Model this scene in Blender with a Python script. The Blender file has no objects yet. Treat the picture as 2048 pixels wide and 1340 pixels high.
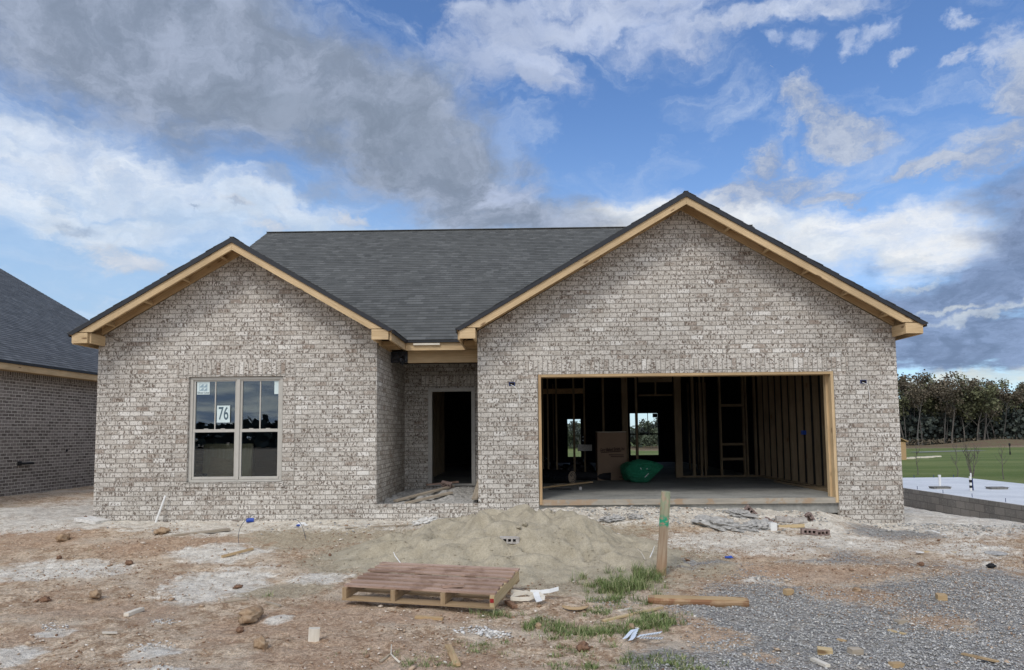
import bpy, math, random
import numpy as np
from mathutils import Vector, Matrix, geometry
random.seed(7); rng = np.random.default_rng(11)
SC = bpy.context.scene
COL = SC.collection
# ------------------------------------------------------------------ camera
F, CX, CY, CAMH = 1420.0, 1024.0, 756.9, 1.6
PITCH, ROLL, YAW = 0.0763, 0.00966, 0.0170
_f = np.array([-math.sin(YAW)*math.cos(PITCH), math.cos(YAW)*math.cos(PITCH), math.sin(PITCH)])
_r = np.array([math.cos(YAW), math.sin(YAW), 0.0]); _u = np.cross(_r, _f)
_rt = math.cos(ROLL)*_r - math.sin(ROLL)*_u; _up = math.cos(ROLL)*_u + math.sin(ROLL)*_r
camd = bpy.data.cameras.new('camera'); cam = bpy.data.objects.new('camera', camd); COL.objects.link(cam)
cam.matrix_world = Matrix(((_rt[0], _up[0], -_f[0], 0), (_rt[1], _up[1], -_f[1], 0), (_rt[2], _up[2], -_f[2], CAMH), (0, 0, 0, 1)))
camd.sensor_fit = 'HORIZONTAL'; camd.sensor_width = 36; camd.lens = F/2048*36
camd.shift_y = (CY-670)/2048; camd.clip_start = 0.05; camd.clip_end = 5000
SC.camera = cam

def ray(px, py): return _f + _rt*(px-CX)/F - _up*(py-CY)/F
def onY(px, py, Y):
    d = ray(px, py); t = Y/d[1]; return (d[0]*t, Y, CAMH+d[2]*t)
def onX(px, py, X):
    d = ray(px, py); t = X/d[0]; return (X, d[1]*t, CAMH+d[2]*t)
def onZ(px, py, Z):
    d = ray(px, py); t = (Z-CAMH)/d[2]; return (d[0]*t, d[1]*t, Z)
def azel(px, py):
    d = ray(px, py); return math.atan2(d[0], d[1]), math.atan2(d[2], math.hypot(d[0], d[1]))

# ------------------------------------------------------------------ exposure, world, sun
SC.view_settings.view_transform = 'Standard'; SC.view_settings.look = 'None'
SC.view_settings.exposure = 0.0; SC.view_settings.gamma = 1.0
SUN_EL, SUN_AZ = math.radians(48), math.radians(205)      # azimuth clockwise from +Y: behind the camera, a little left
SKY = 0.10
def lin(r, g, b): 
    f = lambda c: ((c/255+0.055)/1.055)**2.4 if c > 10 else c/255/12.92
    return (f(r), f(g), f(b), 1)

class NT:
    def __init__(s, tree): s.t = tree; s.n = tree.nodes; s.l = tree.links
    def node(s, typ, **kw):
        n = s.n.new(typ)
        for k, v in kw.items(): setattr(n, k, v)
        return n
    def put(s, sock, v):
        if v is None: return
        if isinstance(v, bpy.types.NodeSocket): s.l.new(v, sock)
        else:
            if sock.type == 'RGBA' and len(v) == 3: v = tuple(v)+(1,)
            sock.default_value = v
    def math(s, op, a, b=None, c=None, clamp=False):
        n = s.node('ShaderNodeMath', operation=op, use_clamp=clamp)
        s.put(n.inputs[0], a); s.put(n.inputs[1], b)
        if c is not None: s.put(n.inputs[2], c)
        return n.outputs[0]
    def vec(s, op, a, b=None, scale=None):
        n = s.node('ShaderNodeVectorMath', operation=op); s.put(n.inputs[0], a); s.put(n.inputs[1], b)
        if scale is not None: s.put(n.inputs['Scale'], scale)
        return n.outputs['Value'] if op in ('LENGTH', 'DOT_PRODUCT') else n.outputs[0]
    def noise(s, v, scale, detail=4, rough=.55, dist=0.0, col=False):
        n = s.node('ShaderNodeTexNoise'); s.put(n.inputs['Vector'], v)
        n.inputs['Scale'].default_value = scale; n.inputs['Detail'].default_value = detail
        n.inputs['Roughness'].default_value = rough; n.inputs['Distortion'].default_value = dist
        return n.outputs['Color' if col else 'Fac']
    def voro(s, v, scale, out='Distance', feature='F1', rnd=1.0):
        n = s.node('ShaderNodeTexVoronoi', feature=feature); s.put(n.inputs['Vector'], v)
        n.inputs['Scale'].default_value = scale; n.inputs['Randomness'].default_value = rnd
        return n.outputs[out]
    def ss(s, v, lo, hi, a=0.0, b=1.0, mode='SMOOTHSTEP'):
        n = s.node('ShaderNodeMapRange', interpolation_type=mode)
        s.put(n.inputs[0], v)
        for i, x in zip((1, 2, 3, 4), (lo, hi, a, b)): s.put(n.inputs[i], x)
        return n.outputs[0]
    def mix(s, fac, a, b, mode='MIX'):
        n = s.node('ShaderNodeMix', data_type='RGBA', blend_type=mode)
        s.put(n.inputs[0], fac); s.put(n.inputs[6], a); s.put(n.inputs[7], b)
        return n.outputs[2]
    def map(s, v, scale=(1, 1, 1), loc=(0, 0, 0), rot=(0, 0, 0)):
        n = s.node('ShaderNodeMapping'); s.put(n.inputs[0], v)
        n.inputs[1].default_value = loc; n.inputs[2].default_value = rot; n.inputs[3].default_value = scale
        return n.outputs[0]
    def ramp(s, v, stops, mode='LINEAR'):
        n = s.node('ShaderNodeValToRGB'); s.put(n.inputs[0], v); cr = n.color_ramp; cr.interpolation = mode
        while len(cr.elements) < len(stops): cr.elements.new(0.5)
        for e, (p, c) in zip(cr.elements, stops): e.position = p; e.color = c if len(c) == 4 else tuple(c)+(1,)
        return n.outputs[0]
    def bump(s, h, strength=.5, dist=.01, normal=None):
        n = s.node('ShaderNodeBump'); s.put(n.inputs['Height'], h)
        n.inputs['Strength'].default_value = strength; n.inputs['Distance'].default_value = dist
        if normal is not None: s.put(n.inputs['Normal'], normal)
        return n.outputs[0]

def build_world():
    w = bpy.data.worlds.new('World'); SC.world = w; w.use_nodes = True
    w.node_tree.nodes.clear(); N = NT(w.node_tree)
    out = N.node('ShaderNodeOutputWorld'); bg = N.node('ShaderNodeBackground')
    bg.inputs['Strength'].default_value = SKY; N.l.new(bg.outputs[0], out.inputs[0])
    sky = N.node('ShaderNodeTexSky', sky_type='NISHITA'); sky.sun_disc = False
    sky.sun_elevation = SUN_EL; sky.sun_rotation = SUN_AZ
    sky.air_density = 1.0; sky.dust_density = 0.3; sky.ozone_density = 2.5
    K = 1/SKY
    def C(r, g, b):
        c = lin(r, g, b); return (c[0]*K, c[1]*K, c[2]*K, 1)
    D = N.node('ShaderNodeTexCoord').outputs['Generated']
    sp = N.node('ShaderNodeSeparateXYZ'); N.put(sp.inputs[0], D); x, y, z = sp.outputs
    az = N.math('ARCTAN2', x, y); el = N.math('ARCSINE', z)
    cb = N.node('ShaderNodeCombineXYZ'); N.put(cb.inputs[0], az); N.put(cb.inputs[1], el); AE = cb.outputs[0]
    zz = N.math('ADD', N.math('MAXIMUM', z, 0.0), 0.16)
    q = N.node('ShaderNodeCombineXYZ'); N.put(q.inputs[0], N.math('DIVIDE', x, zz)); N.put(q.inputs[1], N.math('DIVIDE', y, zz))
    Q = q.outputs[0]
    wn = N.noise(Q, 1.6, 7, .58, col=True)
    wn2 = N.noise(AE, 9.0, 6, .6, col=True)
    wv = N.vec('ADD', N.vec('SCALE', N.vec('SUBTRACT', wn, (.5, .5, .5)), scale=.16), N.vec('SCALE', N.vec('SUBTRACT', wn2, (.5, .5, .5)), scale=.09))
    AW = N.vec('ADD', AE, wv)
    fb = N.noise(Q, 2.6, 9, .6); fine = N.noise(N.map(AW, (1, 1.5, 1)), 13, 9, .66); big = N.noise(Q, .9, 4, .5)
    tex = N.noise(N.map(AW, (1, 1.5, 1)), 30, 9, .62)
    AW3 = N.vec('ADD', AE, N.vec('SCALE', N.vec('SUBTRACT', N.noise(AE, 26.0, 6, .6, col=True), (.5, .5, .5)), scale=.05))
    def ell(e, src):
        px, py, rx, ry, rot = e; a, b = azel(px, py)
        v = N.vec('SUBTRACT', src, (a, b, 0))
        r = N.node('ShaderNodeVectorRotate', rotation_type='Z_AXIS'); N.put(r.inputs['Vector'], v); r.inputs['Angle'].default_value = math.radians(rot)
        v = N.vec('MULTIPLY', r.outputs[0], (F/rx, F/ry, 0))
        return N.math('SUBTRACT', 1.0, N.vec('LENGTH', v))
    def group(cur, els, c1, c2, nz, k=.9, lo=0.0, hi=.35, amax=1.0, cn=None, src=None, clo=.35, chi=.65, cap=.62, kt=1.0):
        f = None
        for e in els:
            g = ell(e, src or AW); f = g if f is None else N.math('MAXIMUM', f, g)
        f = N.math('MINIMUM', f, cap)
        f = N.math('ADD', f, N.math('ADD', N.math('MULTIPLY', N.math('SUBTRACT', nz, .5), k*1.5), N.math('MULTIPLY', N.math('SUBTRACT', tex, .5), k*.8*kt)))
        a = N.ss(f, lo, hi*1.25+.28, 0, amax)
        col = N.mix(N.ss(cn or fb, clo, chi), c1, c2)
        col = N.vec('SCALE', col, scale=N.ss(N.math('ADD', N.math('MULTIPLY', fine, .65), N.math('MULTIPLY', tex, .35)), .36, .64, .92, 1.08))
        return N.mix(a, cur, col)
    # clear sky: Nishita, tinted slightly towards the violet-blue of the photo
    base = N.mix(1.0, sky.outputs[0], (1.06, 1.30, 1.62, 1), 'MULTIPLY')
    cur = base
    # low haze, paler to the left
    hz = N.ss(el, math.radians(27), math.radians(4), 0, .9)
    lft = N.ss(az, .35, -.35, .35, 1.0)
    cur = N.mix(N.math('MULTIPLY', hz, lft), cur, C(176, 206, 234))
    # thin wisps everywhere
    wis = N.noise(N.map(AW, (1.0, 2.6, 1), rot=(0, 0, .12)), 5.0, 9, .60, .8)
    cur = N.mix(N.math('MULTIPLY', N.ss(wis, .46, .80), .72), cur, C(200, 215, 238))
    cur = group(cur, [(300, 470, 520, 150, 4), (1250, 500, 500, 90, 0), (1000, 470, 300, 80, 10)], C(186, 210, 236), C(200, 218, 238), wis, .6, .0, .9, .75)
    # white cirrus bands on the left
    cur = group(cur, [(210, 325, 500, 75, 7), (120, 395, 440, 62, 5), (500, 395, 200, 44, 8)], C(232, 238, 246), C(214, 226, 240), wis, .7, .0, .5, 1.0, kt=.5)
    cur = group(cur, [(560, 440, 420, 60, 6), (60, 600, 220, 50, 0)], C(200, 218, 238), C(182, 206, 234), wis, .8, .0, .6, .75)
    # high white band, top right centre
    cur = group(cur, [(1180, 25, 420, 70, -4), (1340, 60, 160, 42, -6), (1080, 150, 170, 60, 20), (1000, 70, 160, 90, 0), (1600, 5, 300, 25, 0)],
                C(178, 192, 222), C(205, 215, 235), wis, 1.1, .0, .5, .92)
    # small puffs
    cur = group(cur, [(1745, 70, 48, 20, 0), (1690, 82, 26, 22, 0), (1930, 42, 26, 16, 0), (1998, 82, 46, 36, 0), (1795, 115, 34, 13, 0),
                      (1918, 102, 40, 14, 0), (1550, 68, 26, 22, 0), (1610, 84, 36, 26, 0)],
                C(190, 203, 228), C(172, 190, 224), fine, 1.3, .02, .45, .85, src=AW3)
    # grey cumulus groups on the right
    cur = group(cur, [(1620, 205, 70, 46, 10), (1690, 240, 130, 40, 14), (1560, 130, 1, 1, 0), (1530, 300, 60, 34, 0), (1560, 350, 150, 62, 6),
                      (1480, 390, 120, 60, 0), (1700, 370, 60, 22, 10), (1900, 320, 140, 20, 12), (2000, 270, 110, 55, -30), (2040, 170, 60, 70, 0)],
                C(150, 167, 198), C(186, 196, 214), fine, 1.15, .0, .36, .97, cn=fine)
    # bright bank near the horizon, right of centre
    cur = group(cur, [(1690, 470, 350, 72, 3), (1250, 440, 280, 60, -2), (1480, 460, 200, 70, 0)], C(238, 240, 242), C(216, 225, 236), fb, .6, .0, .4, 1.0, cn=wis)
    cur = group(cur, [(1240, 490, 120, 40, 0)], C(240, 236, 222), C(225, 228, 228), fb, .7, .0, .5, .8)
    # the big grey mass from the top left to the middle
    cur = group(cur, [(150, 10, 720, 210, 10), (540, 150, 480, 155, 17), (770, 240, 340, 140, 22), (900, 330, 370, 120, 27), (1010, 425, 290, 95, 10)],
                C(138, 152, 174), C(161, 173, 195), fb, .75, .0, .3, 1.0, cn=fine, clo=.36, chi=.66, cap=.95, kt=.6)
    cur = group(cur, [(800, 265, 200, 62, 12), (560, 210, 260, 50, 14)], C(122, 136, 154), C(134, 148, 168), fb, .6, .0, .6, .75)
    cur = group(cur, [(1000, 60, 150, 70, 10), (1060, 180, 90, 32, 5), (930, 150, 130, 60, 20), (1010, 350, 120, 50, 20)], C(182, 194, 218), C(156, 172, 204), fine, 1.0, .0, .5, .9)
    # small clouds above the left roof
    cur = group(cur, [(245, 525, 110, 26, 10), (550, 455, 62, 14, 0), (480, 400, 50, 10, 8), (700, 440, 50, 14, 10)], C(214, 218, 226), C(186, 196, 212), fine, 1.1, .0, .5, .9, src=AW3)
    cur = group(cur, [(150, 460, 60, 16, 8), (475, 404, 36, 9, 8), (395, 408, 16, 6, 20), (560, 350, 50, 26, 20), (640, 390, 60, 26, 0)], C(150, 168, 196), C(140, 160, 190), fine, 1.2, .0, .5, .75, src=AW3)
    # dark bank, lower right
    cur = group(cur, [(1960, 570, 340, 115, -16), (2080, 470, 190, 130, -20), (1850, 630, 300, 75, -6), (1900, 695, 460, 62, -3)],
                C(116, 136, 170), C(140, 160, 196), fb, .5, .0, .22, .96, cn=fine, cap=.95, kt=.5)
    cur = group(cur, [(1960, 632, 130, 9, -10), (1890, 625, 80, 7, -4), (1830, 574, 60, 8, -6)], C(214, 220, 220), C(190, 204, 220), fine, .7, .0, .6, .8, src=AW3)
    cur = group(cur, [(2060, 748, 170, 26, -6), (1900, 765, 200, 24, 0)], C(232, 226, 206), C(205, 212, 212), wis, .5, .0, .5, .95, src=AW3)
    # the half of the sky behind the camera: unseen broken cloud, brightened to light the house front
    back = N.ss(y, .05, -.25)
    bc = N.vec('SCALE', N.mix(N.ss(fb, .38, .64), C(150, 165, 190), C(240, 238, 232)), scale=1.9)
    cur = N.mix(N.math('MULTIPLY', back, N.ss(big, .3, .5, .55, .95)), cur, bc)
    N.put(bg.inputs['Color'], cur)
build_world()
sund = bpy.data.lights.new('sun', 'SUN'); sund.energy = 1.5; sund.angle = math.radians(16); sund.color = (1.0, .95, .88)
sun = bpy.data.objects.new('sun', sund); COL.objects.link(sun)
sdir = Vector((math.sin(SUN_AZ)*math.cos(SUN_EL), math.cos(SUN_AZ)*math.cos(SUN_EL), math.sin(SUN_EL)))
sun.rotation_euler = sdir.to_track_quat('Z', 'Y').to_euler(); sun.location = (0, -10, 20)

# ------------------------------------------------------------------ materials
def mat(name, fn, rough=.8, spec=.3, metal=0.0):
    m = bpy.data.materials.new(name); m.use_nodes = True; m.node_tree.nodes.clear(); N = NT(m.node_tree)
    o = N.node('ShaderNodeOutputMaterial'); b = N.node('ShaderNodeBsdfPrincipled'); N.l.new(b.outputs[0], o.inputs[0])
    b.inputs['Roughness'].default_value = rough; b.inputs['Specular IOR Level'].default_value = spec; b.inputs['Metallic'].default_value = metal
    r = fn(N)
    if isinstance(r, tuple) and len(r) == 2: c, nm = r
    else: c, nm = r, None
    N.put(b.inputs['Base Color'], c)
    if nm is not None: N.put(b.inputs['Normal'], nm)
    return m
def uvo(N): return N.node('ShaderNodeUVMap').outputs[0]
def obj(N): return N.node('ShaderNodeTexCoord').outputs['Object']
def pos(N): return N.node('ShaderNodeNewGeometry').outputs['Position']

def brick_fn(stops, mortar, speck, wash, offset=.5, bw=.204, rh=.0774, msz=.0060, spk=.54, lump=.5):
    def fn(N):
        uv = uvo(N)
        uv2 = N.vec('ADD', uv, N.vec('SCALE', N.vec('SUBTRACT', N.noise(uv, 5, 3, .5, col=True), (.5, .5, .5)), scale=.010))
        b = N.node('ShaderNodeTexBrick', offset=offset); N.put(b.inputs['Vector'], uv2)
        b.inputs['Color1'].default_value = (0, 0, 0, 1); b.inputs['Color2'].default_value = (1, 1, 1, 1); b.inputs['Mortar'].default_value = (.5, .5, .5, 1)
        for k, v in (('Scale', 1), ('Mortar Size', msz), ('Mortar Smooth', .25), ('Bias', 0), ('Brick Width', bw), ('Row Height', rh)): b.inputs[k].default_value = v
        r, fac = b.outputs['Color'], b.outputs['Fac']
        c = N.ramp(r, stops)
        sh = N.vec('SCALE', r, scale=7.3)
        uvs = N.vec('ADD', uv, sh)
        n1 = N.noise(N.map(uvs, (1.6, .8, 1)), 24, 3, .62)
        n2 = N.noise(uvs, 80, 2, .6)
        d = N.ss(N.math('ADD', n1, N.math('MULTIPLY', N.math('SUBTRACT', N.noise(N.vec('ADD', uv, N.vec('SCALE', r, scale=31.0)), 1.3, 1, .5), .5), .22)), spk, spk+.05, 0, .88)
        c = N.mix(d, c, speck)
        c = N.mix(N.ss(n2, .58, .64, 0, .65), c, speck)
        wsh = N.ss(N.noise(uvs, 19, 4, .65), .50, .64, 0, .7)
        c = N.mix(N.math('MULTIPLY', wsh, N.math('SUBTRACT', 1.0, d)), c, wash)
        mc = N.mix(N.ss(N.noise(uv, 2.2, 3), .4, .6), mortar, tuple(x*.86 for x in mortar[:3]))
        c = N.mix(fac, c, mc)
        big = N.ss(N.noise(uv, .55, 3, .5), .3, .7, .88, 1.08)
        c = N.mix(1.0, c, N.node('ShaderNodeCombineColor').outputs[0], 'MIX') if False else N.vec('SCALE', c, scale=big)
        h = N.math('ADD', N.math('MULTIPLY', N.math('SUBTRACT', 1.0, fac), 1.0), N.math('MULTIPLY', N.noise(uvs, 45, 3, .6), lump))
        return c, N.bump(h, .7, .007)
    return fn
BR_ST = [(0, (.34, .285, .24)), (.08, (.44, .40, .35)), (.3, (.50, .465, .415)), (.6, (.545, .51, .46)), (.88, (.59, .555, .505)), (1, (.72, .695, .65))]
M = {}
M['brick'] = mat('brick_whitewashed', brick_fn(BR_ST, (.27, .252, .222), (.125, .094, .074), (.69, .655, .60)), .9, .15)
M['brick_stack'] = mat('brick_whitewashed_stack', brick_fn(BR_ST, (.27, .252, .222), (.125, .094, .074), (.69, .655, .60), offset=0.0), .9, .15)
M['brick_soldier'] = mat('brick_whitewashed_soldier', brick_fn(BR_ST, (.27, .252, .222), (.125, .094, .074), (.69, .655, .60), offset=0.0, bw=.26), .9, .15)
M['brick_dark'] = mat('brick_brown', brick_fn([(0, (.13, .11, .10)), (.5, (.20, .175, .16)), (1, (.28, .25, .23))], (.56, .53, .48), (.07, .058, .05), (.32, .295, .275), msz=.0085, spk=.60), .9, .15)
def shingle_fn(a, b_, c_):
    def fn(N):
        uv = uvo(N)
        br = N.node('ShaderNodeTexBrick', offset=.37, offset_frequency=2); N.put(br.inputs['Vector'], uv)
        br.inputs['Color1'].default_value = (0, 0, 0, 1); br.inputs['Color2'].default_value = (1, 1, 1, 1); br.inputs['Mortar'].default_value = (.2, .2, .2, 1)
        for k, v in (('Scale', 1), ('Mortar Size', .0025), ('Mortar Smooth', .1), ('Bias', 0), ('Brick Width', .17), ('Row Height', .143)): br.inputs[k].default_value = v
        r = br.outputs['Color']
        c = N.ramp(r, [(0, a), (.35, b_), (.7, b_), (1, c_)])
        c = N.vec('SCALE', c, scale=N.ss(N.noise(uv, 1.1, 4, .6), .3, .7, .93, 1.06))
        g = N.noise(uv, 260, 2, .5)
        c = N.vec('SCALE', c, scale=N.ss(g, .3, .7, .75, 1.25))
        return c, N.bump(N.math('ADD', g, N.math('MULTIPLY', r, .8)), .5, .004)
    return fn
M['shingle'] = mat('shingle_grey', shingle_fn((.085, .087, .084), (.108, .110, .106), (.140, .142, .137)), .95, .15)
M['shingle_blue'] = mat('shingle_blue_grey', shingle_fn((.085, .091, .098), (.112, .118, .126), (.15, .157, .166)), .95, .15)
M['drip'] = mat('drip_edge_black', lambda N: (.018, .020, .025, 1), .5, .4)
def wood_fn(c1, c2, knot=(.16, .09, .045), kn=.83, grain=26, stain=None):
    def fn(N):
        uv = uvo(N); ob = obj(N)
        g = N.noise(N.map(uv, (1.2, grain, 1)), 2.2, 5, .6, .3)
        c = N.mix(N.ss(g, .3, .7), c1, c2)
        c = N.vec('SCALE', c, scale=N.ss(N.noise(ob, 1.3, 3), .3, .7, .86, 1.1))
        k = N.voro(N.map(uv, (2.2, 7, 1)), 1.0)
        c = N.mix(N.ss(k, .15, .07, 0, kn), c, knot)
        if stain: c = N.mix(N.ss(N.noise(ob, 3.1, 5, .65), .50, .60, 0, .85), c, stain)
        return c, N.bump(g, .3, .003)
    return fn
M['pine'] = mat('pine_lumber', wood_fn((.49, .35, .195), (.62, .465, .28)), .75, .2)
M['pine_weathered'] = mat('pine_weathered', wood_fn((.40, .27, .14), (.52, .38, .22)), .8, .2)
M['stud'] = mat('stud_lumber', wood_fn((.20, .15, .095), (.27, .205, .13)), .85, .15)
M['pine_yellow'] = mat('pine_yellow', wood_fn((.49, .365, .19), (.60, .475, .29)), .75, .2)
M['jamb_orange'] = mat('pine_orange', wood_fn((.38, .25, .13), (.50, .35, .20)), .75, .2)
M['form_board'] = mat('form_board', wood_fn((.30, .28, .24), (.40, .36, .30), (.25, .12, .05), .5, 10, (.36, .26, .175)), .9, .1)
M['pallet_top'] = mat('pallet_pink', wood_fn((.34, .225, .17), (.46, .33, .26), (.16, .09, .07), .5, 22, (.26, .17, .125)), .9, .1)
M['pallet_side'] = mat('pallet_board', wood_fn((.30, .21, .12), (.40, .29, .18)), .85, .1)
M['greywood'] = mat('grey_wood', wood_fn((.33, .27, .20), (.46, .40, .32), (.12, .09, .06), .5, 16), .9, .1)
M['palewood'] = mat('pale_wood', wood_fn((.60, .54, .44), (.72, .67, .58), (.4, .3, .2), .3, 16), .85, .1)
M['osb'] = mat('osb_sheet', lambda N: N.ramp(N.voro(N.map(obj(N), (1, 1, 3)), 26, 'Color'), [(0, (.34, .22, .12)), (1, (.52, .36, .20))]), .85, .1)
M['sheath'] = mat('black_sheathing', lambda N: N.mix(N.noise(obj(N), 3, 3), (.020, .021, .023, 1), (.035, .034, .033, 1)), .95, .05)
def flat(name, c, rough=.6, spec=.3, var=.10, sc=12, metal=0.0, bump=0.0):
    def fn(N):
        n = N.noise(obj(N), sc, 4, .6)
        col = N.vec('SCALE', c, scale=N.ss(n, .3, .7, 1-var, 1+var))
        return (col, N.bump(n, .5, bump)) if bump else col
    return mat(name, fn, rough, spec, metal)
M['frame'] = flat('window_frame_taupe', (.47, .45, .405), .45, .4, .04)
M['door_frame'] = flat('door_frame_taupe', (.46, .445, .41), .5, .3, .08)
M['cmu'] = mat('concrete_block', brick_fn([(0, (.19, .188, .178)), (.5, (.235, .23, .215)), (1, (.29, .28, .26))], (.12, .118, .112), (.16, .155, .148), (.31, .30, .285), bw=.406, rh=.203, msz=.007, spk=.68), .95, .1)
def conc_fn(a, b_):
    def fn(N):
        p = pos(N); n = N.noise(p, 1.1, 6, .62); n2 = N.noise(p, 22, 4, .6)
        c = N.mix(N.ss(n, .35, .65), a, b_); c = N.vec('SCALE', c, scale=N.ss(n2, .3, .7, .88, 1.1))
        sp = N.ss(N.noise(p, 5, 5, .7), .62, .72, 0, .35)
        return N.mix(sp, c, (.5, .49, .46, 1)), N.bump(n2, .3, .003)
    return fn
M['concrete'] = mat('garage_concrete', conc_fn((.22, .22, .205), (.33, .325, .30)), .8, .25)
M['concrete_new'] = mat('fresh_concrete', conc_fn((.62, .625, .62), (.74, .74, .73)), .45, .35)
M['plastic_black'] = mat('black_plastic', lambda N: ((.012, .014, .02, 1), N.bump(N.noise(obj(N), 14, 3, .6, 1.2), .6, .03)), .22, .5)
M['black'] = flat('matt_black', (.02, .02, .022), .7, .2)
M['foam'] = flat('carpet_pad', (.30, .24, .18), .95, .1, .2, 30)
M['cardboard'] = flat('cardboard', (.26, .18, .125), .9, .1, .06, 3)
M['print'] = flat('print_brown', (.06, .035, .03), .9, .1)
M['white'] = flat('white_plastic', (.75, .75, .73), .5, .3, .05)
M['paper'] = flat('sticker_pale', (.62, .72, .72), .6, .2, .03)
M['ink'] = flat('sticker_ink', (.085, .13, .16), .6, .2, .03)
M['ink2'] = flat('sticker_ink_light', (.28, .38, .44), .6, .2, .03)
M['blue'] = flat('blue_plastic', (.02, .07, .38), .35, .5, .1)
M['bluebox'] = flat('blue_box', (.02, .04, .13), .6, .3, .1)
M['galv'] = flat('galvanised_metal', (.74, .80, .86), .35, .5, .1, 60, .25)
M['wire'] = flat('wire_dark', (.10, .11, .12), .6, .3)
def bag_fn(N):
    n = N.noise(N.map(obj(N), (1, 1, 2.5)), 6, 6, .7, 2.2)
    return N.mix(N.ss(n, .3, .7), (.02, .24, .12, 1), (.05, .40, .22, 1)), N.bump(n, 1.0, .10)
M['bag'] = mat('green_bag', bag_fn, .42, .4)
def rock_fn(a, b_):
    def fn(N):
        n = N.noise(obj(N), 22, 5, .65); return N.mix(N.ss(n, .3, .7), a, b_), N.bump(n, .6, .01)
    return fn
M['rock_tan'] = mat('clay_rock', rock_fn((.27, .18, .11), (.44, .32, .21)), .95, .1)
M['rock_brown'] = mat('brown_rock', rock_fn((.13, .075, .05), (.28, .17, .11)), .95, .1)
M['rock_grey'] = mat('asphalt_chunk', rock_fn((.24, .235, .22), (.50, .48, .45)), .95, .1)
M['rock_white'] = mat('mortar_crumb', rock_fn((.50, .48, .44), (.74, .72, .68)), .95, .1)
M['brick_face'] = mat('loose_brick', rock_fn((.16, .11, .095), (.32, .25, .225)), .95, .1)
M['brick_face_pale'] = mat('loose_brick_pale', rock_fn((.33, .30, .275), (.55, .52, .48)), .95, .1)
M['hole'] = flat('hole_shade_black', (.02, .016, .015), .95, .05)  # near-black, stands in for shade inside brick cores and open boxes
def post_fn(N):
    ob = obj(N); uv = uvo(N)
    g = N.noise(N.map(ob, (60, 60, 3)), 1, 4, .6)
    c = N.mix(N.ss(g, .3, .7), (.28, .20, .135, 1), (.42, .33, .24, 1))
    z = N.node('ShaderNodeSeparateXYZ'); N.put(z.inputs[0], ob); z = z.outputs[2]
    n = N.noise(N.map(ob, (1, 1, .5)), 13, 4, .65)
    top = N.math('MULTIPLY', N.ss(z, .46, .80), N.ss(n, .38, .55))
    c = N.mix(N.math('MULTIPLY', top, .5), c, (.22, .36, .23, 1))
    bl = N.math('MULTIPLY', N.math('MULTIPLY', N.ss(z, .52, .565), N.ss(z, .69, .62)), N.ss(N.noise(ob, 24, 3, .6), .42, .52))
    c = N.mix(bl, c, (.035, .30, .17, 1))
    c = N.mix(N.ss(z, .35, .05, 0, .5), c, (.33, .19, .10, 1))
    return c, N.bump(g, .8, .006)
M['post'] = mat('painted_post', post_fn, .9, .1)
M['glass'] = bpy.data.materials.new('window_glass'); M['glass'].use_nodes = True
_N = NT(M['glass'].node_tree); _N.n.clear()
_o = _N.node('ShaderNodeOutputMaterial'); _mx = _N.node('ShaderNodeMixShader'); _t = _N.node('ShaderNodeBsdfTransparent'); _g = _N.node('ShaderNodeBsdfGlossy')
_t.inputs[0].default_value = (.82, .88, .90, 1); _g.inputs['Roughness'].default_value = .0; _g.inputs[0].default_value = (.80, .88, .95, 1)
_fr = _N.node('ShaderNodeFresnel'); _fr.inputs[0].default_value = 1.75
_N.l.new(_fr.outputs[0], _mx.inputs[0]); _N.l.new(_t.outputs[0], _mx.inputs[1]); _N.l.new(_g.outputs[0], _mx.inputs[2]); _N.l.new(_mx.outputs[0], _o.inputs[0])

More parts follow.
